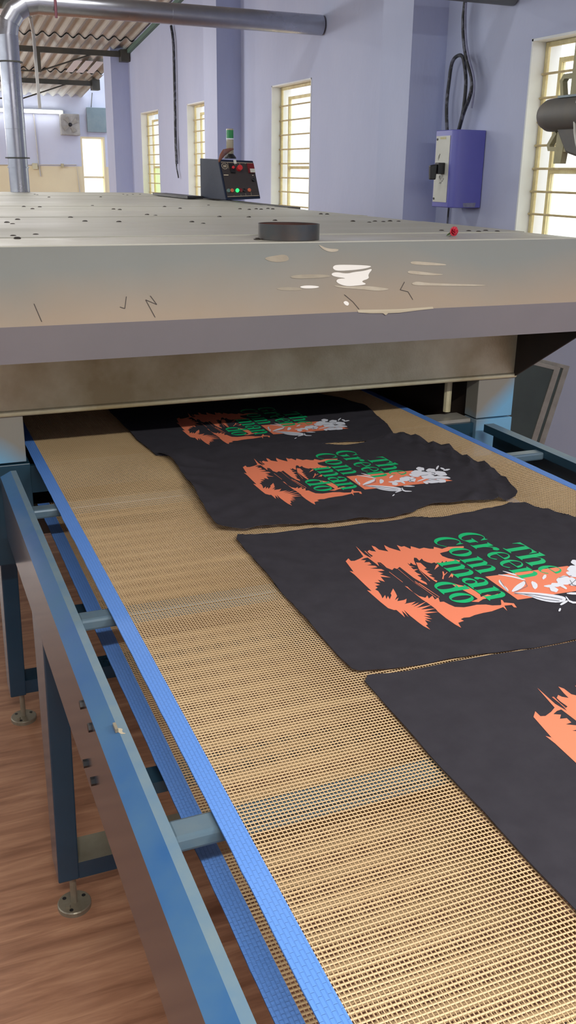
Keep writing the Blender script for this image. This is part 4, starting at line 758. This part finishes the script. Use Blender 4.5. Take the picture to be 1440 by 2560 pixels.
# elbow made of mitred gores
cen = [(DX, HZ - BR)]
ang = [0, 22.5, 45, 67.5, 90]
pts = [(DX + BR - BR * math.cos(math.radians(a)), DY, HZ - BR + BR * math.sin(math.radians(a))) for a in ang]
for i in range(4):
    a0, a1 = pts[i], pts[i + 1]; b = MB(); n = 36; vs = []
    for P_, a in ((a0, ang[i]), (a1, ang[i + 1])):
        t = Vector((math.sin(math.radians(a)), 0, math.cos(math.radians(a)))); u = Vector((math.cos(math.radians(a)), 0, -math.sin(math.radians(a)))); v = Vector((0, 1, 0))
        vs += [Vector(P_) + (u * math.cos(2 * math.pi * j / n) + v * math.sin(2 * math.pi * j / n)) * (R + (.0015 if i % 2 else 0)) for j in range(n)]
    b.add(vs, [(j, (j + 1) % n, n + (j + 1) % n, n + j) for j in range(n)]).build('elbow_gore', M['galv'], d1, smooth=True)
MB().lathe((DX + BR, DY, HZ), [(R, 0), (R, .90), (R + .0015, .901), (R + .0015, 3.085 - DX - BR)], 36, axis='x').build('horizontal_run', M['galv'], d1, smooth=True)
for z in (1.56, 1.62, 2.21):
    MB().lathe((DX, DY, z), [(R, -.004), (R + (.006 if z < 1.6 else .016), -.004), (R + (.006 if z < 1.6 else .016), .004), (R, .004)], 32).build('flange_ring', M['steel_dark'] if z > 1.6 else M['galv'], d1, smooth=True)
MB().tube([(1.158, 6.88, 2.48), (1.158, 6.88, 3.55)], .009, 8).build('hanger_rod', mat('maroon_rod', (96, 52, 62), .5), d1)
MB().tube([(1.02, 7.08, 2.50), (1.05, 7.2, 2.42), (1.057, 7.2, 1.95)], .011, 8).build('drain_pipe', M['pvc'], d1)
d2 = thing('ceiling_duct', 'dark underside of a second round duct at the top edge, ending at the wall', 'duct')
MB().lathe((1.9, 4.55, 2.372 + .066), [(.066, 0), (.066, 1.19)], 32, axis='x').build('duct_run', mat('dull_duct', (120, 122, 118), .45, .6), d2, smooth=True)
MB().tube([(2.4, 4.55, 2.50), (2.4, 4.55, 3.9)], .007, 6).build('hanger_rod', M['steel_dark'], d2)

# ------------------------------------------------------------------ control panel on the dryer
cp = thing('control_panel', 'navy sloped control box with buttons standing on the dryer edge', 'control box')
A = Vector((1.712, 5.09, 1.404)); B = Vector((1.930, 5.13, 1.412)); At = Vector((1.705, 5.20, 1.614)); Bt = Vector((1.918, 5.22, 1.610))
C_ = Vector((1.70, 5.52, 1.404)); D_ = Vector((1.93, 5.55, 1.412)); Ct = Vector((1.70, 5.52, 1.622)); Dt = Vector((1.918, 5.55, 1.616))
MB().hexa([A, B, D_, C_, At, Bt, Dt, Ct]).build('case', M['navy'], cp, bevel=0.004)
nrm = (B - A).cross(At - A).normalized()
def cpf(u, v, h=0.001): return A * ((1 - u) * (1 - v)) + B * (u * (1 - v)) + At * ((1 - u) * v) + Bt * (u * v) + nrm * h      # bilinear enough on the sloped face
if nrm.y > 0: nrm = -nrm
def cp_quad(name, u0, u1, v0, v1, m, h=0.002, th=0.0, parent=None):
    b = MB()
    if th: b.hexa([cpf(u0, v0, h), cpf(u1, v0, h), cpf(u1, v1, h), cpf(u0, v1, h), cpf(u0, v0, h + th), cpf(u1, v0, h + th), cpf(u1, v1, h + th), cpf(u0, v1, h + th)]); return b.build(name, m, parent or cp)
    b.add([cpf(u0, v0, h), cpf(u1, v0, h), cpf(u1, v1, h), cpf(u0, v1, h)], [(0, 1, 2, 3)]); return b.build(name, m, parent or cp, fix=False)
face = cp_quad('face_plate', .05, .97, .06, .95, M['panel_face'], .001, .002)
for v0, v1 in ((.075, .085), (.925, .935)): cp_quad('border_line', .06, .96, v0, v1, M['cream_line'], .0035, parent=face)
for u in (.24, .44, .58, .74): cp_quad('divider_line', u, u + .008, .09, .92, M['scribble'] if u == 0 else M['bandsteel'], .0034, parent=face)
for u0, u1, v in ((.07, .20, .60), (.27, .43, .60), (.30, .41, .565), (.46, .57, .60), (.49, .54, .565), (.61, .69, .60), (.80, .92, .60), (.60, .68, .33)): cp_quad('printed_caption', u0, u1, v, v + .022, M['cream_line'], .0036, parent=face)
def knob(u, v, r, m, th, name='button'):
    b = MB(); n = 14; c0 = cpf(u, v, .002); c1 = cpf(u, v, .002 + th); ex = (B - A).normalized(); ey = (At - A).normalized(); vs = []
    for c, rr in ((c0, r), (c1, r), (c1 + nrm * .002, r * .7)): vs += [c + (ex * math.cos(2 * math.pi * j / n) + ey * math.sin(2 * math.pi * j / n)) * rr for j in range(n)]
    b.add(vs, [(k * n + j, k * n + (j + 1) % n, (k + 1) * n + (j + 1) % n, (k + 1) * n + j) for k in range(2) for j in range(n)] + [tuple(range(2 * n, 3 * n))]); return b.build(name, m, cp, smooth=True)
for u, m in ((.11, 'grey_btn'), (.21, 'orange_btn'), (.36, 'lit_green'), (.46, 'dark_red'), (.56, 'black'), (.70, 'orange_btn')):
    knob(u, .22, .0105, M[m], .008)
cp_quad('switch', .27, .40, .66, .88, M['black'], .002, .010); knob(.35, .78, .008, M['red'], .016)
knob(.52, .76, .012, M['black'], .010, 'stop_stem'); knob(.53, .77, .0155, M['red'], .020, 'stop_button')
disp = cp_quad('display', .78, .96, .66, .90, M['dark_red'], .002, .012); cp_quad('display_label', .82, .96, .66, .76, M['plate'], .0145, parent=disp)
knob(.88, .48, .009, M['black'], .012); cp_quad('rating_label', .78, .96, .10, .36, M['cream_line'], .003, parent=face)
for v in (.13, .19, .25, .30): cp_quad('label_print', .80, .92, v, v + .02, M['scribble'], .0042, parent=face)
cp_quad('paper_sticker', .42, .50, .90, 1.0, M['plate'], .004)
# oval maker's emblem
b = MB(); n = 24; vs = []
for rr in (1.0, .86): vs += [cpf(.14 + .085 * rr * math.cos(2 * math.pi * j / n), .83 + .075 * rr * math.sin(2 * math.pi * j / n), .0036) for j in range(n)]
b.add(vs, [(j, (j + 1) % n, n + (j + 1) % n, n + j) for j in range(n)])
for u in (.105, .135, .165):
    o_ = len(b.v); b.add([cpf(u, .80, .0036), cpf(u + .02, .80, .0036), cpf(u + .02, .86, .0036), cpf(u, .86, .0036)], [(0, 1, 2, 3)])
b.build('oval_emblem', M['cream_line'], face, fix=False)
# signal beacon
bc = thing('signal_beacon', 'small signal beacon, green top over smoky tube, on the navy control box', 'beacon')
bx, by, bz = 1.83, 5.36, 1.6215
MB().lathe((bx, by, bz), [(.0001, 0), (.036, 0), (.034, .008), (.022, .022), (.019, .026), (.0001, .026)], 24).build('base', M['black'], bc, smooth=True)
MB().lathe((bx, by, bz), [(.019, .024), (.0205, .026), (.0205, .100), (.019, .101)], 24).build('tube', M['beacon_clear'], bc, smooth=True)
MB().lathe((bx, by, bz), [(.0215, .101), (.0215, .107)], 24).build('ring', M['white'], bc, smooth=True)
MB().lathe((bx, by, bz), [(.0205, .107), (.0205, .146), (.0205, .150)], 24).build('green_lens', M['beacon_green'], bc, smooth=True)
MB().lathe((bx, by, bz), [(.0205, .150), (.0205, .157), (.0001, .159)], 24).build('cap', M['beacon_clear'], bc, smooth=True)
# brown ribbon hanging from the beacon
pts = [(1.835, 5.328, 1.672), (1.812, 5.322, 1.666), (1.785, 5.30, 1.656), (1.755, 5.25, 1.648), (1.725, 5.175, 1.644), (1.700, 5.155, 1.622), (1.688, 5.15, 1.600)]
b = MB(); vs = []
wd = [.004, .010, .016, .020, .022, .018, .006]
for (x, y, z), wv in zip(pts, wd): vs += [(x, y - .003, z + wv), (x + .004, y - .006, z - wv * .7)]
b.add(vs, [(2 * i, 2 * i + 1, 2 * i + 3, 2 * i + 2) for i in range(len(pts) - 1)])
o = b.build('ribbon', M['ribbon'], smooth=True); sol = o.modifiers.new('solid', 'SOLIDIFY'); sol.thickness = .002
tag(o, 'brown ribbon tied round the beacon and draped over the control box', 'ribbon')

# ------------------------------------------------------------------ switch box on the wall
sb = thing('switch_box', 'purple wall switch box with pale front plate beside the pillar', 'switch box')
X0 = 2.905; ya, yb, za, zb = 4.705, 4.915, 1.378, 1.785
prof = [(WX - .003, ya)]
rad = .045
prof += [(X0 + rad - rad * math.sin(math.radians(a)), ya + rad - rad * math.cos(math.radians(a))) for a in range(0, 91, 15)]
prof += [(X0, yb), (WX - .003, yb)]
MB().prism(prof, za, zb, 'z').build('case', M['box_purple'], sb, smooth=True, bevel=.004)
MB().box(X0 - .003, X0 + .002, ya + .052, yb - .012, za + .028, zb - .03).build('front_plate', M['plate'], sb)
for z in (za + .045, zb - .047):
    MB().lathe((X0 - .003, yb - .024, z), [(.0001, -.004), (.006, -.004), (.006, 0)], 10, axis='x').build('screw', M['black'], sb)
MB().box(X0 - .045, X0 - .003, 4.79, 4.835, 1.555, 1.615).build('switch_base', M['black'], sb, bevel=.004)
MB().hexa([(X0 - .085, 4.80, 1.525), (X0 - .05, 4.80, 1.525), (X0 - .05, 4.825, 1.525), (X0 - .085, 4.825, 1.525), (X0 - .09, 4.80, 1.60), (X0 - .045, 4.80, 1.608), (X0 - .045, 4.825, 1.608), (X0 - .09, 4.825, 1.60)]).build('switch_lever', M['black'], sb, bevel=.006)
fnp = lambda u, v: (X0 - .0042, u, v)
MB().add([fnp(4.86, 1.738), fnp(4.80, 1.738), fnp(4.80, 1.748), fnp(4.86, 1.748)], [(0, 1, 2, 3)]).build('yellowed_label', mat('label_yellow', (196, 190, 140), .6), sb, fix=False)
for p in ([(4.872, 1.635), (4.862, 1.655), (4.858, 1.640)], [(4.866, 1.628), (4.855, 1.662), (4.85, 1.655)],
          [(4.85, 1.538), (4.838, 1.548), (4.842, 1.530), (4.832, 1.545)], [(4.828, 1.552), (4.82, 1.562), (4.816, 1.545), (4.822, 1.535)],
          [(4.842, 1.505), (4.83, 1.512), (4.825, 1.504), (4.815, 1.520), (4.808, 1.516), (4.80, 1.532), (4.795, 1.528)], [(4.835, 1.525), (4.825, 1.535)]):
    stroke(p, .0022, fnp, 'handwriting', M['scribble'], sb)
MB().add([(2.985, ya - .001, za + .004), (3.06, ya - .001, za + .004), (3.065, ya - .001, za + .028), (2.98, ya - .001, za + .026)], [(0, 1, 2, 3)]).build('paint_chip', M['cable_pale'], sb, fix=False)
def cable(paths, name, label, m, xw, r):
    t = thing(name, label, 'cable')
    for i, p in enumerate(paths):
        # smooth the polyline
        q = [Vector((xw, a, z)) for a, z in p]
        for _ in range(2):
            qq = [q[0]]
            for u, v in zip(q, q[1:]): qq += [u * .75 + v * .25, u * .25 + v * .75]
            q = qq + [q[-1]]
        MB().tube(q, r[i] if isinstance(r, list) else r, 8).build('strand', m[i] if isinstance(m, list) else m, t, smooth=True)
    return t
cable([[(4.933, 2.449), (4.936, 2.412), (4.942, 2.35), (4.926, 2.271), (4.899, 2.192), (4.847, 2.11), (4.808, 2.056), (4.798, 2.003), (4.825, 1.94), (4.865, 1.889), (4.907, 1.788)],
       [(4.924, 2.435), (4.922, 2.372), (4.905, 2.269), (4.863, 2.163), (4.804, 2.081), (4.779, 2.028), (4.777, 1.963), (4.79, 1.90)],
       [(4.909, 1.788), (4.874, 1.876), (4.863, 1.981), (4.869, 2.06), (4.894, 2.127), (4.917, 2.173), (4.966, 2.182), (5.018, 2.164), (5.037, 2.126), (5.046, 2.047), (5.057, 1.967), (5.052, 1.884), (5.03, 1.788)]],
      'cable_loop', 'looped dark cables coming down into the purple switch box', [M['cable'], M['cable_pale'], M['cable']], 3.045, [.011, .006, .010])
MB().tube([(3.085, 5.02, 1.375), (3.085, 5.03, 1.0)], .006, 6).build('feed_wire', M['cable'], sb)
t = cable([[(10.94, 3.032), (10.86, 2.887), (10.861, 2.572), (10.865, 2.209), (10.882, 1.879), (10.858, 1.627)], [(10.86, 1.90), (10.84, 1.70), (10.88, 1.60), (10.83, 1.53), (10.80, 1.48)]],
      'wall_cable', 'thin black cable hanging straight down the blue wall between two narrow windows', M['cable'], 3.07, [.016, .008])

# ------------------------------------------------------------------ wall fan at the right edge
fan = thing('wall_fan', 'dark grey fan motor on olive bracket in front of the large window', 'fan')
fx, fy, fz = 2.55, 3.24, 1.785
MB().lathe((fx, fy, fz), [(.0001, -.215), (.030, -.212), (.052, -.198), (.062, -.172), (.064, -.13), (.064, .09), (.058, .12), (.0001, .12)], 32, axis='y').build('motor', M['fan_grey'], fan, smooth=True)
fanm = fan.children[0]; fanm.matrix_world = Matrix.Translation((fx, fy, fz)) @ Matrix.Rotation(math.radians(180), 4, 'Z') @ Matrix.Translation((-fx, -fy, -fz))
def strip(pts, wv, name, m):
    b = MB(); vs = []
    for x, y, z in pts: vs += [(x - wv, y, z), (x + wv, y, z)]
    b.add(vs, [(2 * i, 2 * i + 1, 2 * i + 3, 2 * i + 2) for i in range(len(pts) - 1)])
    o = b.build(name, m, fan); s = o.modifiers.new('solid', 'SOLIDIFY'); s.thickness = .019; s.offset = 0; return o
strip([(fx, 3.335, 1.842), (fx, 3.352, 1.908), (fx, 3.338, 1.924), (fx, 3.18, 1.924)], .012, 'bracket', M['fan_olive'])
strip([(fx, 3.355, 1.72), (fx, 3.395, 1.672), (fx, 3.388, 1.657), (fx, 3.24, 1.652)], .012, 'bracket', M['fan_olive'])
MB().box(fx - .014, fx + .014, 3.245, 3.285, 1.845, 2.35).build('post', M['fan_olive'], fan)
MB().hexa([(fx - .014, 3.30, 1.60), (fx + .014, 3.30, 1.60), (fx + .014, 3.345, 1.60), (fx - .014, 3.345, 1.60), (fx - .014, 3.285, 1.72), (fx + .014, 3.285, 1.72), (fx + .014, 3.34, 1.72), (fx - .014, 3.34, 1.72)]).build('post', M['fan_olive'], fan)
MB().box(fx - .03, fx + .03, 3.19, 3.34, 1.845, 1.853).build('clamp', M['board_blue'], fan)
MB().hexa([(fx - .02, 3.18, 1.62), (fx + .02, 3.18, 1.62), (fx + .02, 3.27, 1.64), (fx - .02, 3.27, 1.64), (fx - .03, 3.15, 1.73), (fx + .03, 3.15, 1.73), (fx + .03, 3.335, 1.735), (fx - .03, 3.335, 1.735)]).build('gearbox', M['fan_grey'], fan, bevel=.01)
MB().box(fx - .014, WX, 3.245, 3.285, 2.33, 2.36).build('wall_arm', M['fan_olive'], fan)
ring = [(fx - .05, 3.06 + .24 * math.cos(a), 1.785 + .24 * math.sin(a)) for a in [2 * math.pi * k / 40 for k in range(41)]]
MB().tube([(x, 2.955 + (y - 3.06) * 1.0, z) for x, y, z in ring], .005, 6).build('guard_ring', M['plate'], fan)
for k in range(3):
    a = k * 2.094 + .4; b = MB(); c = Vector((fx - .07, 2.955, 1.785))
    u = Vector((0, math.cos(a), math.sin(a))); v = Vector((.25, -math.sin(a), math.cos(a))).normalized()
    b.add([c + u * .04 - v * .02, c + u * .04 + v * .02, c + u * .20 + v * .06, c + u * .22, c + u * .20 - v * .04], [(0, 1, 2, 3, 4)])
    o = b.build('blade', M['fan_grey'], fan); s = o.modifiers.new('solid', 'SOLIDIFY'); s.thickness = .004
MB().tube([(fx - .07, 2.955, 1.785), (fx, 3.12, 1.785)], .012, 8).build('shaft', M['fan_grey'], fan)

# ------------------------------------------------------------------ leaning screen frames by the wall
def screen(xr, zr, yv, wd, label):
    t = thing('printing_screen', label, 'screen frame', group=None)
    a = math.radians(14.5); ux = Vector((math.cos(a), 0, -math.sin(a))); uz = Vector((math.sin(a), 0, math.cos(a)))
    TR = Vector((xr, yv, zr)); H = (zr - .002) / math.cos(a) ; bw = .032
    # the right edge comes down to the floor; frame extends to the left
    def bar(p, du, dv, lu, lv, name, m, th=.025, off=0):
        q = [p, p + du * lu, p + du * lu + dv * lv, p + dv * lv]; d = Vector((0, th, 0)); o = Vector((0, off, 0))
        MB().hexa([x + o for x in q] + [x + d + o for x in q]).build(name, m, t)
    bar(TR, -ux, -uz, bw, H, 'side_bar', M['alu']); bar(TR - ux * (wd - bw), -ux, -uz, bw, H, 'side_bar', M['alu'])
    bar(TR - ux * bw, -ux, -uz, wd - 2 * bw, bw * .5, 'end_bar', M['alu']); bar(TR - ux * bw - uz * (H - bw), -ux, -uz, wd - 2 * bw, bw, 'end_bar', M['alu'])
    bar(TR - ux * bw - uz * bw * .5, -ux, -uz, wd - 2 * bw, H - bw * 1.5, 'mesh_sheet', M['screen'], .004, .004)
screen(2.816, .712, 3.50, .58, 'nearer of two dark screens with pale bars leaning behind the right rail')
screen(2.905, .705, 3.545, .58, 'farther of two dark screens with pale bars, edge shows beside the nearer')

# ------------------------------------------------------------------ flower on the dryer
fl = thing('red_flower', 'small red flower lying on the dryer top', 'flower')
c = Vector((1.373, 2.205, 1.4105)); r = random.Random(5)
for ly, (nn, rad_, tilt) in enumerate(((6, .0125, .2), (5, .010, .75), (4, .007, 1.2))):
    for k in range(nn):
        a = 2 * math.pi * k / nn + ly * .5; u = Vector((math.cos(a), -.25, math.sin(a))).normalized(); v = Vector((-math.sin(a), 0, math.cos(a)))
        f = Vector((0, -1, .25)).normalized()
        b = MB(); q = []
        for s_, wv in ((.1, .25), (.5, .62), (.85, .55), (1.05, .2)):
            base = c + u * rad_ * s_ * math.cos(tilt) + f * (rad_ * s_ * math.sin(tilt) + .003 * ly)
            q += [base + v * rad_ * wv, base - v * rad_ * wv]
        b.add(q, [(2 * i, 2 * i + 1, 2 * i + 3, 2 * i + 2) for i in range(3)])
        o = b.build('petal', M['petal'], fl, smooth=True); s = o.modifiers.new('solid', 'SOLIDIFY'); s.thickness = .001
for dx_, dz_ in ((-.020, -.010), (-.012, -.011)):
    b = MB().add([c + Vector((dx_, 0, dz_)), c + Vector((dx_ + .008, -.006, dz_ + .004)), c + Vector((dx_ + .016, 0, dz_ + .004)), c + Vector((dx_ + .008, .006, dz_))], [(0, 1, 2, 3)])
    o = b.build('leaf', M['leaf'], fl); s = o.modifiers.new('solid', 'SOLIDIFY'); s.thickness = .001
MB().tube([c + Vector((0, .004, 0)), c + Vector((-.004, .02, -.010))], .002, 6).build('stem', M['leaf'], fl)

# ------------------------------------------------------------------ far end wall things
tl = thing('tube_light', 'glowing white tube light across the far end wall', 'lamp')
MB().tube([(1.48, 16.30, 2.405), (2.72, 16.30, 2.405)], .022, 12).build('tube', M['tube'], tl, smooth=True)
MB().box(1.44, 2.76, 16.33, 16.385, 2.385, 2.44).build('batten', M['plate'], tl)
ex = thing('exhaust_fan', 'square pale exhaust fan with dark centre on the far wall beside the tube light', 'exhaust fan')
MB().box(2.70, 3.01, 16.30, 16.39, 2.07, 2.39).build('housing', M['vent'], ex, bevel=.01)
MB().lathe((2.855, 16.298, 2.23), [(.0001, -.02), (.022, -.016), (.03, 0)], 16, axis='y').build('hub', M['black'], ex)
for k in range(4):
    a = k * math.pi / 2 + .5; b = MB(); cc = Vector((2.855, 16.294, 2.23)); u = Vector((math.cos(a), 0, math.sin(a))); v = Vector((-math.sin(a), 0, math.cos(a)))
    b.add([cc + u * .03 - v * .012, cc + u * .03 + v * .012, cc + u * .125 + v * .05, cc + u * .125 - v * .03], [(0, 1, 2, 3)]); o = b.build('blade', M['alu'], ex); s = o.modifiers.new('solid', 'SOLIDIFY'); s.thickness = .004
nb = thing('notice_board', 'square blue-grey board hung high beside the pillar at the far end', 'board')
MB().box(3.14, 3.46, 16.34, 16.39, 2.13, 2.50).build('panel', M['board_blue'], nb, bevel=.004)
MB().tube([(3.22, 16.37, 2.50), (3.25, 16.37, 2.72)], .006, 6).build('hanging_wire', M['steel_dark'], nb)
cd = thing('wall_conduit', 'thin grey conduit with junction boxes on the cream and white far wall', 'conduit')
MB().tube([(2.302, 16.38, 2.37), (2.325, 16.38, 1.60), (2.34, 16.38, 1.44)], .010, 8).build('riser', M['pvc'], cd)
MB().tube([(1.2, 16.38, 1.60), (2.93, 16.38, 1.625), (2.96, 16.38, 1.2)], .008, 8).build('branch', M['pvc'], cd)
MB().box(2.22, 2.30, 16.35, 16.39, 1.55, 1.64).build('junction_box', M['bandsteel'], cd); MB().box(2.68, 2.72, 16.35, 16.39, 1.58, 1.64).build('junction_box', M['bandsteel'], cd)
